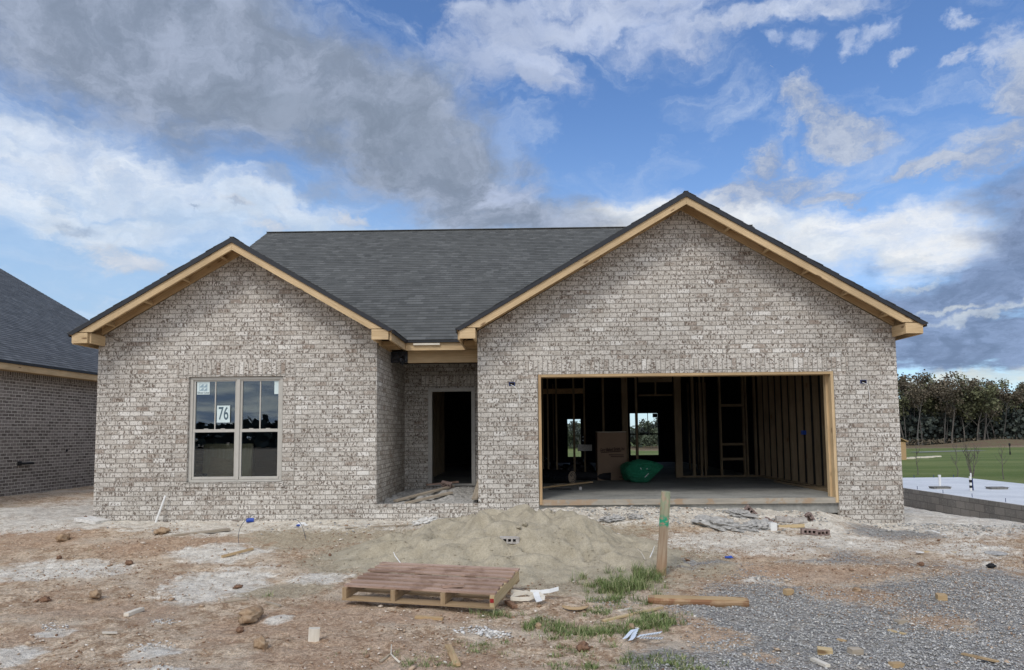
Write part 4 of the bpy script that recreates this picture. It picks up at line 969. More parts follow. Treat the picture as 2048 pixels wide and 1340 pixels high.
_n = 2600; _a = rng.random(_n)*6.283; _r = .35+.75*rng.random(_n); _x = -.25+2.35*_r*np.cos(_a); _y = 9.15+1.5*_r*np.sin(_a); _k = (_y < 10.9) & (vnoise(_x*3, _y*3) > .35)
stones('sand_clumps', 'sand', _x[_k], _y[_k], .008, .030, 'crumbled sand clumps scattered over the edge of the sand pile', 'sand clumps', 3.5, .2, lambda a, b: np.maximum(ground_z(a, b), base_z(a, b)+pile_h(a, b)))
# ------------------------------------------------------------------ pallet
def make_pallet():
    # corners of the deck (front-left, front-right, back-left) on a plane about 0.2 m up
    FL, FR, BL = Vector(onZ(682, 1171, .20)), Vector(onZ(990, 1188, .185)), Vector(onZ(788, 1133, .235))
    ux = (FR-FL); W = ux.length; ux.normalize(); vy = (BL-FL); vy -= ux*vy.dot(ux); D_ = 1.0; vy.normalize(); n = ux.cross(vy)
    R = Matrix((ux, vy, n)).transposed()
    sh = (BL-FL).dot(ux)
    root = empty('pallet', tuple(FL+ux*W/2+vy*D_/2-n*.16), 'reddish-stained wooden pallet lying on the dirt in front of the sand pile', 'pallet')
    def lb(name, cx, cy, cz, sx, sy, sz, m, lab=None):
        b = MB('long'); b.obox(FL+ux*cx+vy*cy+n*cz, (sx, sy, sz), R); o = P(name, b, m, root)
        if lab: o['label'] = lab
    nb_ = 7; bw_ = D_/nb_
    for k in range(nb_):
        lb('deck_board', W/2+random.uniform(-.006, .006), bw_*(k+.5), -.009+random.uniform(-.005, .004), W+random.uniform(-.03, .02), bw_-.068, .018, 'pallet_top')
    for k in range(4):
        x = [.03, W*.345, W*.67, W-.03][k]
        lb('stringer', x, D_/2, -.018-.052, .042, D_-.01, .10, 'pine_yellow' if k == 3 else 'pallet_side', 'yellow end stringer with a red painted tip' if k == 3 else None)
    for y, s_ in ((.07, .13), (D_*.36, .11), (D_*.66, .11), (D_-.07, .13)):
        lb('bottom_board', W/2, y, -.128, W-.01, s_, .016, 'pallet_side')
    b = MB(); b.obox(FL+ux*(W-.03)+vy*.004-n*.062, (.034, .006, .035), R); P('paint_mark', b, flat('red_paint', (.28, .03, .03), .8, .1, .2), root)
    return root, FL, ux, vy, n, W
pal, pFL, pux, pvy, pn, pW = make_pallet()
# ------------------------------------------------------------------ bricks with three cores
def brick(loc, rot, label, m='brick_face_pale', L=.19, Hh=.07, Dp=.09, group=None, hole_face='z'):
    o = empty('brick', loc, label, 'brick', group)
    # body as three bars round three holes, built as a frame so that the cores are real openings
    b = MB(); hx, hy, hz = L/2, Dp/2, Hh/2
    holes = [(-.058, 0), (0, 0), (.058, 0)]; r = .018
    b.prism([(-hx, -hy), (hx, -hy), (hx, hy), (-hx, hy)], -hz, hz, [[(cx-r, -r), (cx+r, -r), (cx+r, r), (cx-r, r)] for cx, _ in holes])
    # prism extrudes along y: swap so cores run along local z
    b.v = [(x, -z_, y_) for x, y_, z_ in b.v] if hole_face == 'z' else b.v
    R = Matrix.Rotation(rot[2], 3, 'Z') @ Matrix.Rotation(rot[1], 3, 'Y') @ Matrix.Rotation(rot[0], 3, 'X')
    b.v = [tuple(R @ Vector(p)+Vector(loc)) for p in b.v]
    P('brick_body', b, m, o)
    c = MB(); c.box(-hx*.85, hx*.85, -.003, .003, -.024, .024) if hole_face == 'y' else c.box(-hx*.85, hx*.85, -.024, .024, -.003, .003)  # near-black plate across the cores paints the shade inside them
    c.v = [tuple(R @ Vector(p)+Vector(loc)) for p in c.v]; P('core_shade', c, 'hole', o)
    return o
x, y, z = GT(1019, 1086); brick((x, y, z+.036), (0, .03, .05), 'pale three-hole brick lying on its side on the sand pile', 'brick_face_pale', L=.235, Hh=.09, Dp=.075, hole_face='y')
q = pFL+pux*(.70*pW)+pvy*.16+pn*.012; brick((q.x, q.y, q.z), (0, 0, .30), 'broken reddish brick slice lying on top of the pallet', 'pallet_top', L=.20, Hh=.022, Dp=.075)
def GB(px, py, h=.0): x, y, z = G(px, py); return (x, y, z+h)
brick(GB(1618, 1068, .035), (0, .04, -.10), 'three-hole brick with pale end, left of the pair before the garage pier', 'brick_face', L=.21, Hh=.09, Dp=.075, hole_face='y')
brick(GB(1643, 1070, .032), (0, -.06, .16), 'dark three-hole brick with white top, right of the pair before the garage pier', 'brick_face', L=.21, Hh=.09, Dp=.07, hole_face='y')
brick(GB(1502, 1030, .06), (.3, .75, .2), 'brick tipped on its corner on the asphalt rubble below the garage sill', 'brick_face', L=.2, hole_face='y')
brick(GB(1540, 1050, .04), (0, .55, .1), 'dark brick tilted beside a whitened block on the rubble', 'brick_face', L=.17, hole_face='y')
brick(GB(1568, 1042, .03), (0, .05, 0), 'grey dusty brick flat in the dirt below the garage sill, right of the yellow soil', 'brick_face_pale', L=.24)
brick(GB(1598, 1046, .04), (0, -.05, .1), 'grey dusty brick with a white mortar cap, behind the wood offcut', 'brick_face_pale', L=.22)
brick(GB(1620, 1042, .05), (0, 1.0, .3), 'small dark brick half standing up near the garage pier foot', 'brick_face', L=.14, hole_face='y')
brick((-1.45, 13.2, .66), (.5, .2, -.3), 'dark three-hole brick on the rubble heap inside the porch', 'brick_face', L=.2, hole_face='y')
def block(name, c, size, rot, m, label, cat, mode='long', group=None):
    b = MB(mode); R = RZ(rot[2]) @ RY(rot[1]) @ RX(rot[0]); b.obox((0, 0, 0), size, R); o = b.build(name, m, None); o.location = c
    return tag(o, label, cat, group)
block('block', GB(1545, 1060, .045), (.10, .08, .12), (0, 0, .2), 'white', 'white-faced masonry block standing upright on the rubble before the garage', 'block', 'wall')
block('wood_offcut', GB(1583, 1055, .02), (.36, .05, .045), (0, -.06, -.18), 'pine_yellow', 'yellowish timber offcut lying behind the pair of bricks at the garage', 'wood offcut')
# ------------------------------------------------------------------ painted post
def make_post():
    b = GT(1321, 1148); t = onY(1331, 983, b[1]-.02); base = Vector(b); topv = Vector(t)
    mb = MB(); H = (topv-base).length; n = 14
    prof = [(-.075, -.035), (-.060, -.060), (.060, -.060), (.075, -.035), (.075, .035), (.058, .05), (-.058, .05), (-.075, .035)]
    rings = []
    for k in range(9):
        t_ = k/8; s_ = 1.0+.04*math.sin(t_*9)-.06*t_; z = -.12+(H+.12)*t_
        sk = .93 if k == 8 else 1
        rings.append([(x_*s_*sk, y_*s_*sk, z) for x_, y_ in prof])
    for a in range(8):
        for k in range(8): 
            k2 = (k+1) % 8; mb.face([rings[a][k], rings[a][k2], rings[a+1][k2], rings[a+1][k]])
    mb.face(rings[-1])
    o = mb.build('marker_post', 'post', None); o.location = base
    d = (topv-base).normalized(); o.rotation_euler = d.to_track_quat('Z', 'Y').to_euler(); o.rotation_euler.z += 0.05
    tag(o, 'weathered wooden post with green painted top, standing leaning beside the sand pile', 'post')
make_post()
# ------------------------------------------------------------------ half-round log
def make_log():
    a = Vector(GT(1296, 1207)); c = Vector(GT(1497, 1213)); r = .075
    mb = MB(); d = (c-a); L = d.length; n = 12; rings = []
    for k in range(17):
        t = k/16; w_ = .55+.45*min(1, (t/.17)) if t < .17 else 1
        rr = []
        for j in range(n):
            ang = math.pi*(1.0+j/(n-1))            # lower half round, flat top
            rr.append((t*L, math.cos(ang)*r*(1+.04*math.sin(5*t)), math.sin(ang)*r*.95*(w_ if t < .17 else 1)-.0))
        if t > .97: rr = [(x, y*.9, z*.9) for x, y, z in rr]
        rr = [(x, y, z+.0) for x, y, z in rr]+[(t*L, r*.92, .02), (t*L, -r*.92, .02)]
        rings.append(rr)
    m_ = len(rings[0]); off = random.random()
    for i in range(16):
        for j in range(m_):
            j2 = (j+1) % m_; A, B = rings[i], rings[i+1]
            mb.face([A[j], B[j], B[j2], A[j2]], [(A[j][0], j*.02), (B[j][0], j*.02), (B[j][0], j*.02+.02), (A[j][0], j*.02+.02)])
    mb.face(rings[0]); mb.face(rings[-1][::-1])
    o = mb.build('timber_log', M['pine_log'], None)
    o.location = a+Vector((0, 0, .045)); o.rotation_euler = (0, -math.asin(d.z/L), math.atan2(d.y, d.x))
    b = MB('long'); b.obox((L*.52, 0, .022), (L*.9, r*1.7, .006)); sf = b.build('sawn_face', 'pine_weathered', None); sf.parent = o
    tag(o, 'short brown timber with flat top and chewed left end, lying at the gravel edge', 'timber')
M['pine_log'] = mat('log_wood', wood_fn((.30, .19, .10), (.46, .32, .20), (.10, .05, .03), .5, 14, (.24, .12, .065)), .85, .15)
make_log()
# ------------------------------------------------------------------ wood scraps and planks
def plank(pa, pb, w_, h_, m, label, cat='wood scrap', lift=.5, name='wood_scrap', taper=None):
    a, c = Vector(GT(*pa)), Vector(GT(*pb)); mid = (a+c)/2; d = c-a
    mb = MB('long'); mb.beam(-d/2, d/2, w_, h_); o = mb.build(name, m, None); o.location = mid+Vector((0, 0, h_*lift+.004)); return tag(o, label, cat)
plank((1207, 1244), (1324, 1217), .035, .014, 'pine_yellow', 'long thin yellow wood slat lying in the grass left of the timber')
plank((1238, 1224), (1262, 1219), .03, .012, 'palewood', 'short pale wood chip just above the long yellow slat in the grass')
plank((831, 1237), (886, 1241), .045, .022, 'pine_weathered', 'flat wood offcut on the dirt just below the pallet')
plank((896, 1295), (914, 1334), .05, .02, 'pine_weathered', 'wood offcut pointing at the viewer, at the bottom of the picture')
plank((252, 1234), (284, 1222), .05, .03, 'palewood', 'pale whitish wood block lying on the dirt at the left')
plank((444, 1116), (506, 1100), .035, .028, 'pine_weathered', 'broken branch-like stick with a green scrap, on the left dirt')
plank((345, 1074), (458, 1061), .10, .03, 'greywood', 'dusty pinkish plank half buried before the left wall')
plank((1625, 1322), (1656, 1336), .04, .02, 'palewood', 'whitish wood strip in the gravel at the bottom right')
plank((1776, 1262), (1812, 1271), .022, .012, 'pine_yellow', 'thin yellow sliver of wood in the middle of the gravel')
plank((1845, 1105), (1912, 1106), .02, .012, 'pine_yellow', 'long thin pale lath lying flat far right of the drive')
plank((1768, 1112), (1830, 1114), .02, .012, 'greywood', 'dark thin stick left of the pale lath on the drive')
plank((1675, 1281), (1692, 1285), .03, .012, 'pine_weathered', 'small wood chip in the gravel above the whitish strip')
plank((448, 1205), (496, 1200), .03, .012, 'greywood', 'grey wood sliver on the red dirt left of the pallet')
plank((205, 1268), (234, 1268), .03, .012, 'palewood', 'two-tone sliver of wood on the dirt at lower left')
plank((530, 1207), (560, 1214), .03, .015, 'greywood', 'dark weathered stick behind the big clay clod')
plank((1925, 1310), (1996, 1326), .03, .012, 'pine_weathered', 'brown wood splinter near the lower right corner')
plank((1905, 1254), (1944, 1260), .03, .012, 'greywood', 'dark brown stick in the gravel near the orange streak')
plank((1014, 1207), (1030, 1218), .05, .03, 'rock_brown', 'small dark red wood chunk at the right foot of the pallet', 'wood chunk')
plank((690, 1057), (838, 1050), .06, .012, 'greywood', 'long thin dark board on the white dust left of the sand pile', 'board')
block('wood_block', GB(628, 1281, .045), (.085, .06, .10), (0, .05, .25), 'palewood', 'small pale square-cut wood block standing left of the bottom offcut', 'wood block')
block('wood_block', GB(1577, 1190, .03), (.085, .06, .05), (.1, 0, .3), 'pine_weathered', 'tan wood cube on the brown dirt right above the timber end', 'wood block')
block('wood_block', GB(1883, 1198, .02), (.08, .07, .05), (.1, 0, -.2), 'pine_weathered', 'dark tan wood block far right in the gravel', 'wood block')
block('wood_block', GB(1650, 1308, .02), (.10, .06, .04), (.1, .05, -.3), 'pine_yellow', 'yellowish wood block left of two in the lower gravel', 'wood block')
block('wood_block', GB(1711, 1308, .02), (.09, .06, .04), (.1, .05, .2), 'greywood', 'greyish wood block right of two in the lower gravel', 'wood block')
block('wood_block', GB(1793, 1334, .015), (.09, .05, .03), (0, .05, .2), 'pine_weathered', 'wood block at the bottom edge of the gravel', 'wood block')
block('wood_block', GB(1802, 1247, .015), (.08, .06, .03), (0, .05, .2), 'greywood', 'small brownish block in the middle of the gravel', 'wood block')
block('paving_slab', GB(185, 1044, .03), (.42, .30, .05), (.0, .12, -.25), 'rock_white', 'pale flat masonry slab leaning at the left corner of the house', 'slab', 'wall')
block('cinder_block', (11.65, onX(1960, 1030, 11.65)[1], gz(11.65, onX(1960, 1030, 11.65)[1])+.05), (.2, .4, .19), (0, 0, 0), 'cmu', 'dark cinder block half by the foundation wall', 'block', 'wall')
block('cinder_block', (11.6, onX(2008, 1038, 11.6)[1], gz(11.6, onX(2008, 1038, 11.6)[1])+.04), (.2, .42, .1), (0, 0, .1), 'cmu', 'hollow cinder block laid against the foundation wall, rightmost', 'block', 'wall')
# ------------------------------------------------------------------ rocks
def rock(px, py, w_, h_, m, label, seed, cat='rock', lift=.35):
    x, y, z = GT(px, py); mb = MB(); mb.lump((0, 0, 0), (w_*.42, w_*.34, h_*.46), seed, 3, .42, 0, 2.1); o = mb.build('rock', m, None, smooth=True); o.location = (x, y, z+h_*lift); return tag(o, label, cat)
rock(126, 1083, .20, .13, 'rock_tan', 'rounded brown clay rock on the far left dirt', 1)
rock(325, 1068, .28, .11, 'rock_tan', 'flat tan clay clod before the left wall, beside the dusty plank', 2)
rock(258, 1130, .10, .07, 'rock_brown', 'small red-brown rock in the middle of the left dirt', 3)
rock(190, 1195, .15, .09, 'rock_tan', 'angular tan rock left of the pale wood block', 4)
rock(90, 1204, .10, .07, 'rock_brown', 'small peaked brown rock far left', 5)
rock(500, 1241, .26, .12, 'rock_tan', 'largest tan clay rock, on the red dirt left of the pallet', 6)
rock(522, 1297, .12, .10, 'rock_tan', 'round yellowish stone near the bottom left, below the big clod', 7)
rock(480, 1264, .07, .05, 'rock_brown', 'small round brown stone below the largest clay rock', 8)
rock(178, 1022, .13, .12, 'rock_brown', 'dark brown rock against the left corner of the house', 9)
rock(118, 1118, .07, .05, 'rock_brown', 'tiny brown rock below the rounded one at far left', 10)
rock(476, 1176, .12, .04, 'rock_brown', 'flat red clod at the edge of the white dust patch', 11)
rock(1077, 1256, .06, .05, 'rock_tan', 'small orange pebble in the grass right of the white plaster', 12)
rock(1262, 1258, .09, .05, 'rock_tan', 'pinkish clod in the grass above the zigzag metal strips', 13)
rock(1715, 1183, .10, .05, 'rock_tan', 'tan rock on the orange clay right of the timber', 14)
rock(1165, 1302, .10, .08, 'rock_brown', 'grey-brown stone by grass near the bottom centre', 15)
rock(1842, 1131, .08, .05, 'rock_brown', 'dark stone on the drive left of the white dust patch', 16)
rock(1983, 1136, .11, .06, 'black', 'black jagged scrap on the white dust at the far right', 17, 'scrap')
rock(660, 1112, .05, .04, 'rock_brown', 'dark clod in the sand left of the pile', 18)
rock(1038, 1058, .07, .05, 'sand', 'sand lump on the right flank of the pile', 19, 'lump')
rock(1050, 1052, .08, .06, 'sand', 'larger sand lump beside the footprints, near the pile top', 20, 'lump')
def slabrock(px, py, w_, d_, h_, seed, label, rot=0):
    x, y, z = GT(px, py); mb = MB(); mb.lump((0, 0, 0), (w_/2, d_/2, h_/2), seed, 4, .42, 0, 2.6); o = mb.build('asphalt_chunk', 'rock_grey', None); o.location = (x, y, z+h_*.2); o.rotation_euler = (.14, rot, 0); return tag(o, label, 'rubble')
slabrock(1440, 1054, .75, .35, .16, 31, 'broad cracked plate of grey rubble before the garage, left piece', .05)
slabrock(1512, 1056, .50, .30, .13, 32, 'cracked plate of grey rubble before the garage, right piece', -.06)
slabrock(1480, 1030, .45, .3, .10, 33, 'grey rubble lump under the tipped brick')
slabrock(1225, 1040, .35, .2, .08, 34, 'dusty grey rubble lump near the left end of the garage sill')
slabrock(1270, 1036, .18, .12, .08, 36, 'small dark rubble lump right of the pile below the sill')
slabrock(850, 1046, .5, .22, .10, 37, 'crusted white mortar lump at the foot of the porch ledge'); bpy.data.objects['asphalt_chunk.005'].data.materials[0] = M['rock_white']; bpy.data.objects['asphalt_chunk.005'].name = 'mortar_lump'
# plaster crumbs as stuff
def crumbs(L, n, m, smin, smax, label, nm, cat):
    xs_, ys_ = [], []
    for px, py, rx, ry in L:
        for _ in range(n):
            a, r = random.random()*6.28, math.sqrt(random.random()); p = G(px+rx*r*math.cos(a), py+ry*r*math.sin(a)); xs_.append(p[0]); ys_.append(p[1])
    stones(nm, m, np.array(xs_), np.array(ys_), smin, smax, label, cat)
M['crumb'] = mat('plaster_crumb', rnd_fn([(0, (.45, .43, .40)), (1, (.78, .76, .72))]), .95, .1)
crumbs([(945, 1262, 40, 8), (1000, 1272, 30, 7), (975, 1268, 20, 6)], 90, 'crumb', .012, .05, 'white plaster crumbs on the dirt below the pallet', 'plaster_crumbs', 'crumbs')
crumbs([(430, 1160, 90, 22), (300, 1292, 50, 12), (110, 1255, 30, 8), (1540, 1158, 50, 12), (720, 1052, 80, 6), (330, 1244, 30, 6)], 80, 'crumb', .008, .03, 'fine white mortar crumbs on the pale patches of the dirt', 'mortar_crumbs', 'crumbs')
# ------------------------------------------------------------------ strips of bent pale cardboard
def ribbon(name, pts, w_, m, label, cat, th_=.003, wide=(0, 0, 1)):
    p = [Vector(q) for q in pts]; mb = MB(); wv = [Vector(wide) if not isinstance(wide[0], (tuple, list)) else Vector(wide[i]) for i in range(len(p))]
    for i in range(len(p)-1):
        a, b_ = p[i], p[i+1]; d = (b_-a).normalized(); wa, wb = wv[i]*w_/2, wv[i+1]*w_/2; n = d.cross(wv[i]).normalized()*th_
        A = [a-wa, b_-wb, b_+wb, a+wa]; B = [q+n for q in A]
        mb.face(A); mb.face(B[::-1])
        for k in range(4): mb.face([A[k], B[k], B[(k+1) % 4], A[(k+1) % 4]])
    o0 = p[0]; mb.v = [tuple(Vector(q)-o0) for q in mb.v]
    o = mb.build(name, m, None); o.location = o0; return tag(o, label, cat)
c0 = Vector(GT(1066, 1200))+Vector((0, 0, .04))
def rel(*l): return [tuple(c0+Vector((q[0]*1.25, q[1]*1.1, q[2]))) for q in l]
wl = (0, .35, .95)
ribbon('strap', rel((-.17, .03, .035), (-.10, .02, .03), (-.02, -.01, .015), (.03, -.02, .01)), .038, 'palewood', 'pale bent strapping strip running left under the pallet corner', 'strap', .004, wl)
ribbon('strap', rel((-.02, .03, .03), (.06, .02, .03), (.13, .04, .035), (.20, .09, .045)), .038, 'white', 'white strapping strip reaching right from the tangle', 'strap', .004, wl)
ribbon('strap', rel((-.17, -.10, .0), (-.10, -.12, .0), (-.03, -.11, .0), (.02, -.08, .02), (-.05, -.03, .04), (-.14, -.06, .03), (-.17, -.10, .0)), .038, 'palewood', 'looped pale strapping strip at the left of the tangle', 'strap', .004, wl)
ribbon('strap', rel((.02, -.05, .045), (.03, -.12, .02), (.045, -.22, .0)), .055, 'white', 'white strapping strip hanging towards the viewer', 'strap', .004, (1, .1, .2))
ribbon('strap', rel((.04, -.05, .04), (.075, -.11, .02), (.07, -.18, .0)), .04, 'palewood', 'tan strapping strip beside the white hanging one', 'strap', .004, (1, .3, .1))
# curved cardboard piece and round disc
def disc(px, py, r, ry, m, label, cat, crescent=False, name='cardboard_piece', tilt=0.1):
    x, y, z = GT(px, py); mb = MB(); n = 16
    out = [(r*math.cos(t), ry*math.sin(t)) for t in [2*math.pi*k/n for k in range(n)]] if not crescent else \
        [(r*math.cos(t), ry*math.sin(t)) for t in np.linspace(math.pi, 2*math.pi, 10)]+[(r*.9*math.cos(t), -ry*.30*math.sin(t)+.012*math.sin(3*t)) for t in np.linspace(0, math.pi, 8)[1:-1]]
    mb.face([(a, b_, .006) for a, b_ in out]); mb.face([(a, b_, .0) for a, b_ in out][::-1])
    for k in range(len(out)): a, b_ = out[k], out[(k+1) % len(out)]; mb.face([(*a, 0), (*b_, 0), (*b_, .006), (*a, .006)])
    o = mb.build(name, m, None); o.location = (x, y, z+.02); o.rotation_euler = (tilt, 0, -.1); return tag(o, label, cat)
disc(1150, 1217, .12, .10, 'pine_weathered', 'crescent of tan cardboard on the dirt right of the straps', 'cardboard', True)
disc(1992, 1110, .13, .10, 'rock_grey', 'round grey flat lid on the ground at far right', 'lid', name='lid')
disc(1840, 1108, .05, .04, 'rock_white', 'small white chip on the drive below the garage pier', 'chip', name='chip')
# zigzag metal strips
def zig(pa, pb, w_, n, label):
    a, b_ = Vector(GT(*pa)), Vector(GT(*pb)); d = b_-a; L = d.length; mb = MB()
    for i in range(n):
        x0, x1 = i*L/n, (i+1)*L/n; z0, z1 = (0, .016) if i % 2 == 0 else (.016, 0); o_ = .014*(1 if i % 2 else -1)
        A = [(x0, -w_/2-o_, z0), (x1, -w_/2+o_, z1), (x1, w_/2+o_, z1), (x0, w_/2-o_, z0)]; B = [(x, y, z+.0015) for x, y, z in A]
        mb.face(A[::-1]); mb.face(B)
        for k in range(4): mb.face([A[k], A[(k+1) % 4], B[(k+1) % 4], B[k]])
    o = mb.build('wall_tie', 'galv', None); o.location = a+Vector((0, 0, .03)); o.rotation_euler = (-.25, -math.asin(d.z/L), math.atan2(d.y, d.x)); tag(o, label, 'metal strip')
zig((1253, 1285), (1264, 1272), .035, 7, 'short corrugated silver strip, left one of the two by the zigzag pair')
zig((1265, 1288), (1272, 1270), .035, 7, 'short corrugated silver strip, right one of the two by the zigzag pair')
zig((1278, 1283), (1320, 1276), .026, 15, 'bright zigzag silver strip in the grass, upper one of the crossed pair')
zig((1282, 1286), (1324, 1288), .022, 15, 'bright zigzag silver strip in the grass, lower one of the crossed pair')
# cans, wires, pipe, scraps
def can(px, py, r, L, rz, label, m='blue', name='drink_can'):
    x, y, z = GT(px, py); o = empty(name, (x, y, z+r), label, 'can')
    d = Vector((math.cos(rz), math.sin(rz), 0)); c = Vector((x, y, z+r)); mb = MB()
    mb.tube([c-d*L/2, c-d*L*.43, c+d*L*.43, c+d*L/2], [r*.78, r, r, r*.78], 14); P('can_body', mb, m, o)
    mb = MB(); mb.tube([c+d*(L/2+.001), c+d*(L/2+.003)], r*.7, 14); P('can_lid', mb, 'galv', o)
can(503, 1043, .035, .12, .25, 'crushed blue drink can at the foot of the left wall')
x, y, z = GT(605, 1052); mb = MB(); mb.lump((0, 0, 0), (.10, .06, .035), 41, 2, .5); o = mb.build('plastic_wrap', 'white', None); o.location = (x, y, z+.02); tag(o, 'crumpled white plastic wrap before the left wall, right of the can', 'plastic')
mb = MB(); mb.lump((0, 0, 0), (.04, .03, .02), 42, 1, .4); o = mb.build('bottle_cap', 'blue', None); o.location = (x-.05, y-.06, z+.02); tag(o, 'tiny blue cap on the white plastic wrap', 'cap')
x, y, z = GT(1458, 1117); mb = MB(); mb.lump((0, 0, 0), (.055, .03, .015), 43, 2, .5); o = mb.build('blue_wrapper', 'blue', None); o.location = (x, y, z+.015); tag(o, 'small blue and white wrapper on the drive', 'wrapper')
def wirearc(a, b_, c, d, label, r=.004, m='wire', name='wire'):
    A = Vector(GT(*a)); mb = MB(); ptsq = [A]
    for q in (b_, c, d): ptsq.append(Vector(onY(q[0], q[1], A.y+.02)))
    sm = []
    for i in range(13):
        t = i/12; sm.append(sum((Vector(p_)*w_ for p_, w_ in zip(ptsq, ((1-t)**3, 3*t*(1-t)**2, 3*t*t*(1-t), t**3))), Vector()))
    mb.tube([p_-A for p_ in sm], r, 5); o = mb.build(name, m, None); o.location = A; tag(o, label, 'wire')
wirearc((477, 1086), (474, 1050), (490, 1040), (508, 1028), 'thin dark wire bent up beside the blue can')
wirearc((612, 1080), (606, 1050), (600, 1040), (586, 1038), 'thin dark wire bent over right of the white plastic')
A = Vector(GT(313, 1039)); B = Vector(onY(331, 991, YF-.06)); mb = MB(); mb.tube([(0, 0, 0), B-A], .017, 10); o = mb.build('white_pipe', 'white', None); o.location = A; tag(o, 'thin white plastic pipe leaning on the left brick wall', 'pipe')
def twig(pts, r, m, label, cat='twig', name='twig'):
    A = Vector(GT(*pts[0][:2])); P_ = []
    for q in pts: g_ = Vector(GT(*q[:2])); P_.append(g_+Vector((0, 0, q[2]))-A)
    mb = MB(); mb.tube(P_, [r*(1-.5*i/(len(P_)-1)) for i in range(len(P_))], 6); o = mb.build(name, m, None); o.location = A; tag(o, label, cat)
twig([(804, 1132, .01), (797, 1126, .03), (790, 1120, .05), (787, 1116, .07)], .007, 'white', 'curved white twig sticking up behind the pallet')
twig([(800, 1328, .01), (790, 1322, .02), (782, 1314, .02), (783, 1300, .04)], .008, 'palewood', 'pale curved root on the dirt near the bottom')
twig([(760, 1327, .01), (772, 1318, .01), (780, 1312, .015)], .012, 'greywood', 'stubby grey stick left of the pale root')
twig([(1290, 1122, .02), (1283, 1112, .04), (1275, 1108, .06)], .006, 'palewood', 'pale bent straw beside the post foot, left one')
twig([(1300, 1120, .03), (1306, 1110, .05), (1309, 1104, .07)], .006, 'white', 'pale bent straw beside the post foot, right one')
twig([(1880, 1069, .02), (1865, 1067, .04), (1850, 1066, .04)], .010, 'white', 'curved white scrap on the gravel right of the house, longer one')
twig([(1893, 1073, .02), (1888, 1073, .03), (1883, 1072, .02)], .010, 'white', 'curved white scrap on the gravel right of the house, shorter one')
# porch debris
for k, (a, b_, lab) in enumerate((((-2.2, 12.1, .47), (-1.35, 13.3, .62), 'long grey board lying on the porch rubble, left side'), ((-2.0, 12.0, .44), (-1.3, 12.6, .56), 'dark short board lower on the porch rubble'),
                                  ((-.85, 12.0, .50), (-.80, 13.6, .86), 'grey board leaning up at the right side of the porch'), ((-1.9, 13.7, .62), (-1.3, 13.9, .66), 'reddish board at the back of the porch rubble'))):
    mb = MB('long'); A = Vector(a); mb.beam((0, 0, 0), Vector(b_)-A, .10, .03); o = mb.build('board', 'greywood' if k != 3 else 'pallet_top', None); o.location = A; tag(o, lab, 'board')
def rubble_heap():
    mb = MB(); xs = np.arange(-2.42, -.77, .05); ys = np.arange(11.78, 14.38, .06)
    h = lambda a, b_: .39+min(1, (b_-11.70)*1.4)*(.10*math.exp(-((a+1.4)/.6)**2-((b_-13.4)/.8)**2)+.09*float(vnoise(a*5, b_*5))+.055*float(vnoise(a*14, b_*14)))
    for i in range(len(xs)-1):
        for j in range(len(ys)-1):
            c = [(xs[i], ys[j]), (xs[i+1], ys[j]), (xs[i+1], ys[j+1]), (xs[i], ys[j+1])]; mb.face([(a+1.6, b_-13, h(a, b_)-.4) for a, b_ in c])
    o = mb.build('rubble', 'rock_grey', None); o.location = (-1.6, 13, .4); tag(o, 'heap of grey mortar rubble covering the porch floor', 'rubble', kind='stuff')
rubble_heap()
for k in range(9):
    x, y = -2.3+.17*k, 11.9+random.random()*1.2
mb = MB()
# ------------------------------------------------------------------ things in the garage
def GS(px, py): return Vector(onZ(px, py, SLAB))
bx0 = GS(1224, 961); cb = empty('cardboard_box', tuple(bx0), 'tall flat brown cardboard box standing in the garage, left of the green bag', 'box')
R_ = RZ(.10) @ RX(.05); c = bx0+Vector((0, .10, .545)); mb = MB(); mb.obox(c, (.66, .20, 1.07), R_); P('carton', mb, 'cardboard', cb)
mb = MB(); mb.obox(c+R_ @ Vector((0, -.002, .545)), (.67, .21, .012), R_); P('top_flap', mb, 'palewood', cb)
for k, (dx, dz, w_) in enumerate(((-.02, .10, .46), (.10, .03, .34), (.12, -.01, .30), (-.15, -.47, .22), (.22, -.47, .12))):
    mb = MB(); mb.obox(c+R_ @ Vector((dx, -.1025, dz)), (w_, .002, .018), R_ @ RY(-.06 if k == 0 else .02)); P('printed_line', mb, 'print', cb)
text('Gary Baked Smith, Inc', .10, (c+R_ @ Vector((0, -.106, .14))).x, (c+R_ @ Vector((0, -.106, .14))).y-.03, c.z+.15, 'print', cb, .0015, .62, -.05, .3)
g0 = GS(1290, 966)
def bag():
    import bmesh
    from mathutils import noise as mn
    bm = bmesh.new(); bmesh.ops.create_icosphere(bm, subdivisions=5, radius=1)
    for v in bm.verts:
        p = v.co.copy(); d = 1+.07*mn.noise(p*1.6+Vector((3, 1, 2)))+.035*mn.noise(Vector((p.x*3, p.y*5, p.z*9)))
        x = p.x; t = max(0, x-.35)/.65; s_ = 1-.62*t**1.2
        v.co = Vector((p.x*.36*d+t*.10, p.y*.27*d*s_, p.z*.265*d*s_+t*.10)); 
        if v.co.z < -.235: v.co.z = -.235+ (v.co.z+.235)*.15
    me = bpy.data.meshes.new('sack'); bm.to_mesh(me); bm.free(); me.polygons.foreach_set('use_smooth', [True]*len(me.polygons)); me.materials.append(M['bag']); me.uv_layers.new(name='UVMap')
    return me
root = empty('green_bag', tuple(g0+Vector((0, .2, 0))), 'bulging green plastic bag lying on the garage floor beside the cardboard box', 'bag')
o = bpy.data.objects.new('sack', bag()); COL.objects.link(o); o.parent = root; o.location = (-.04, 0, .24)
mb = MB(); 
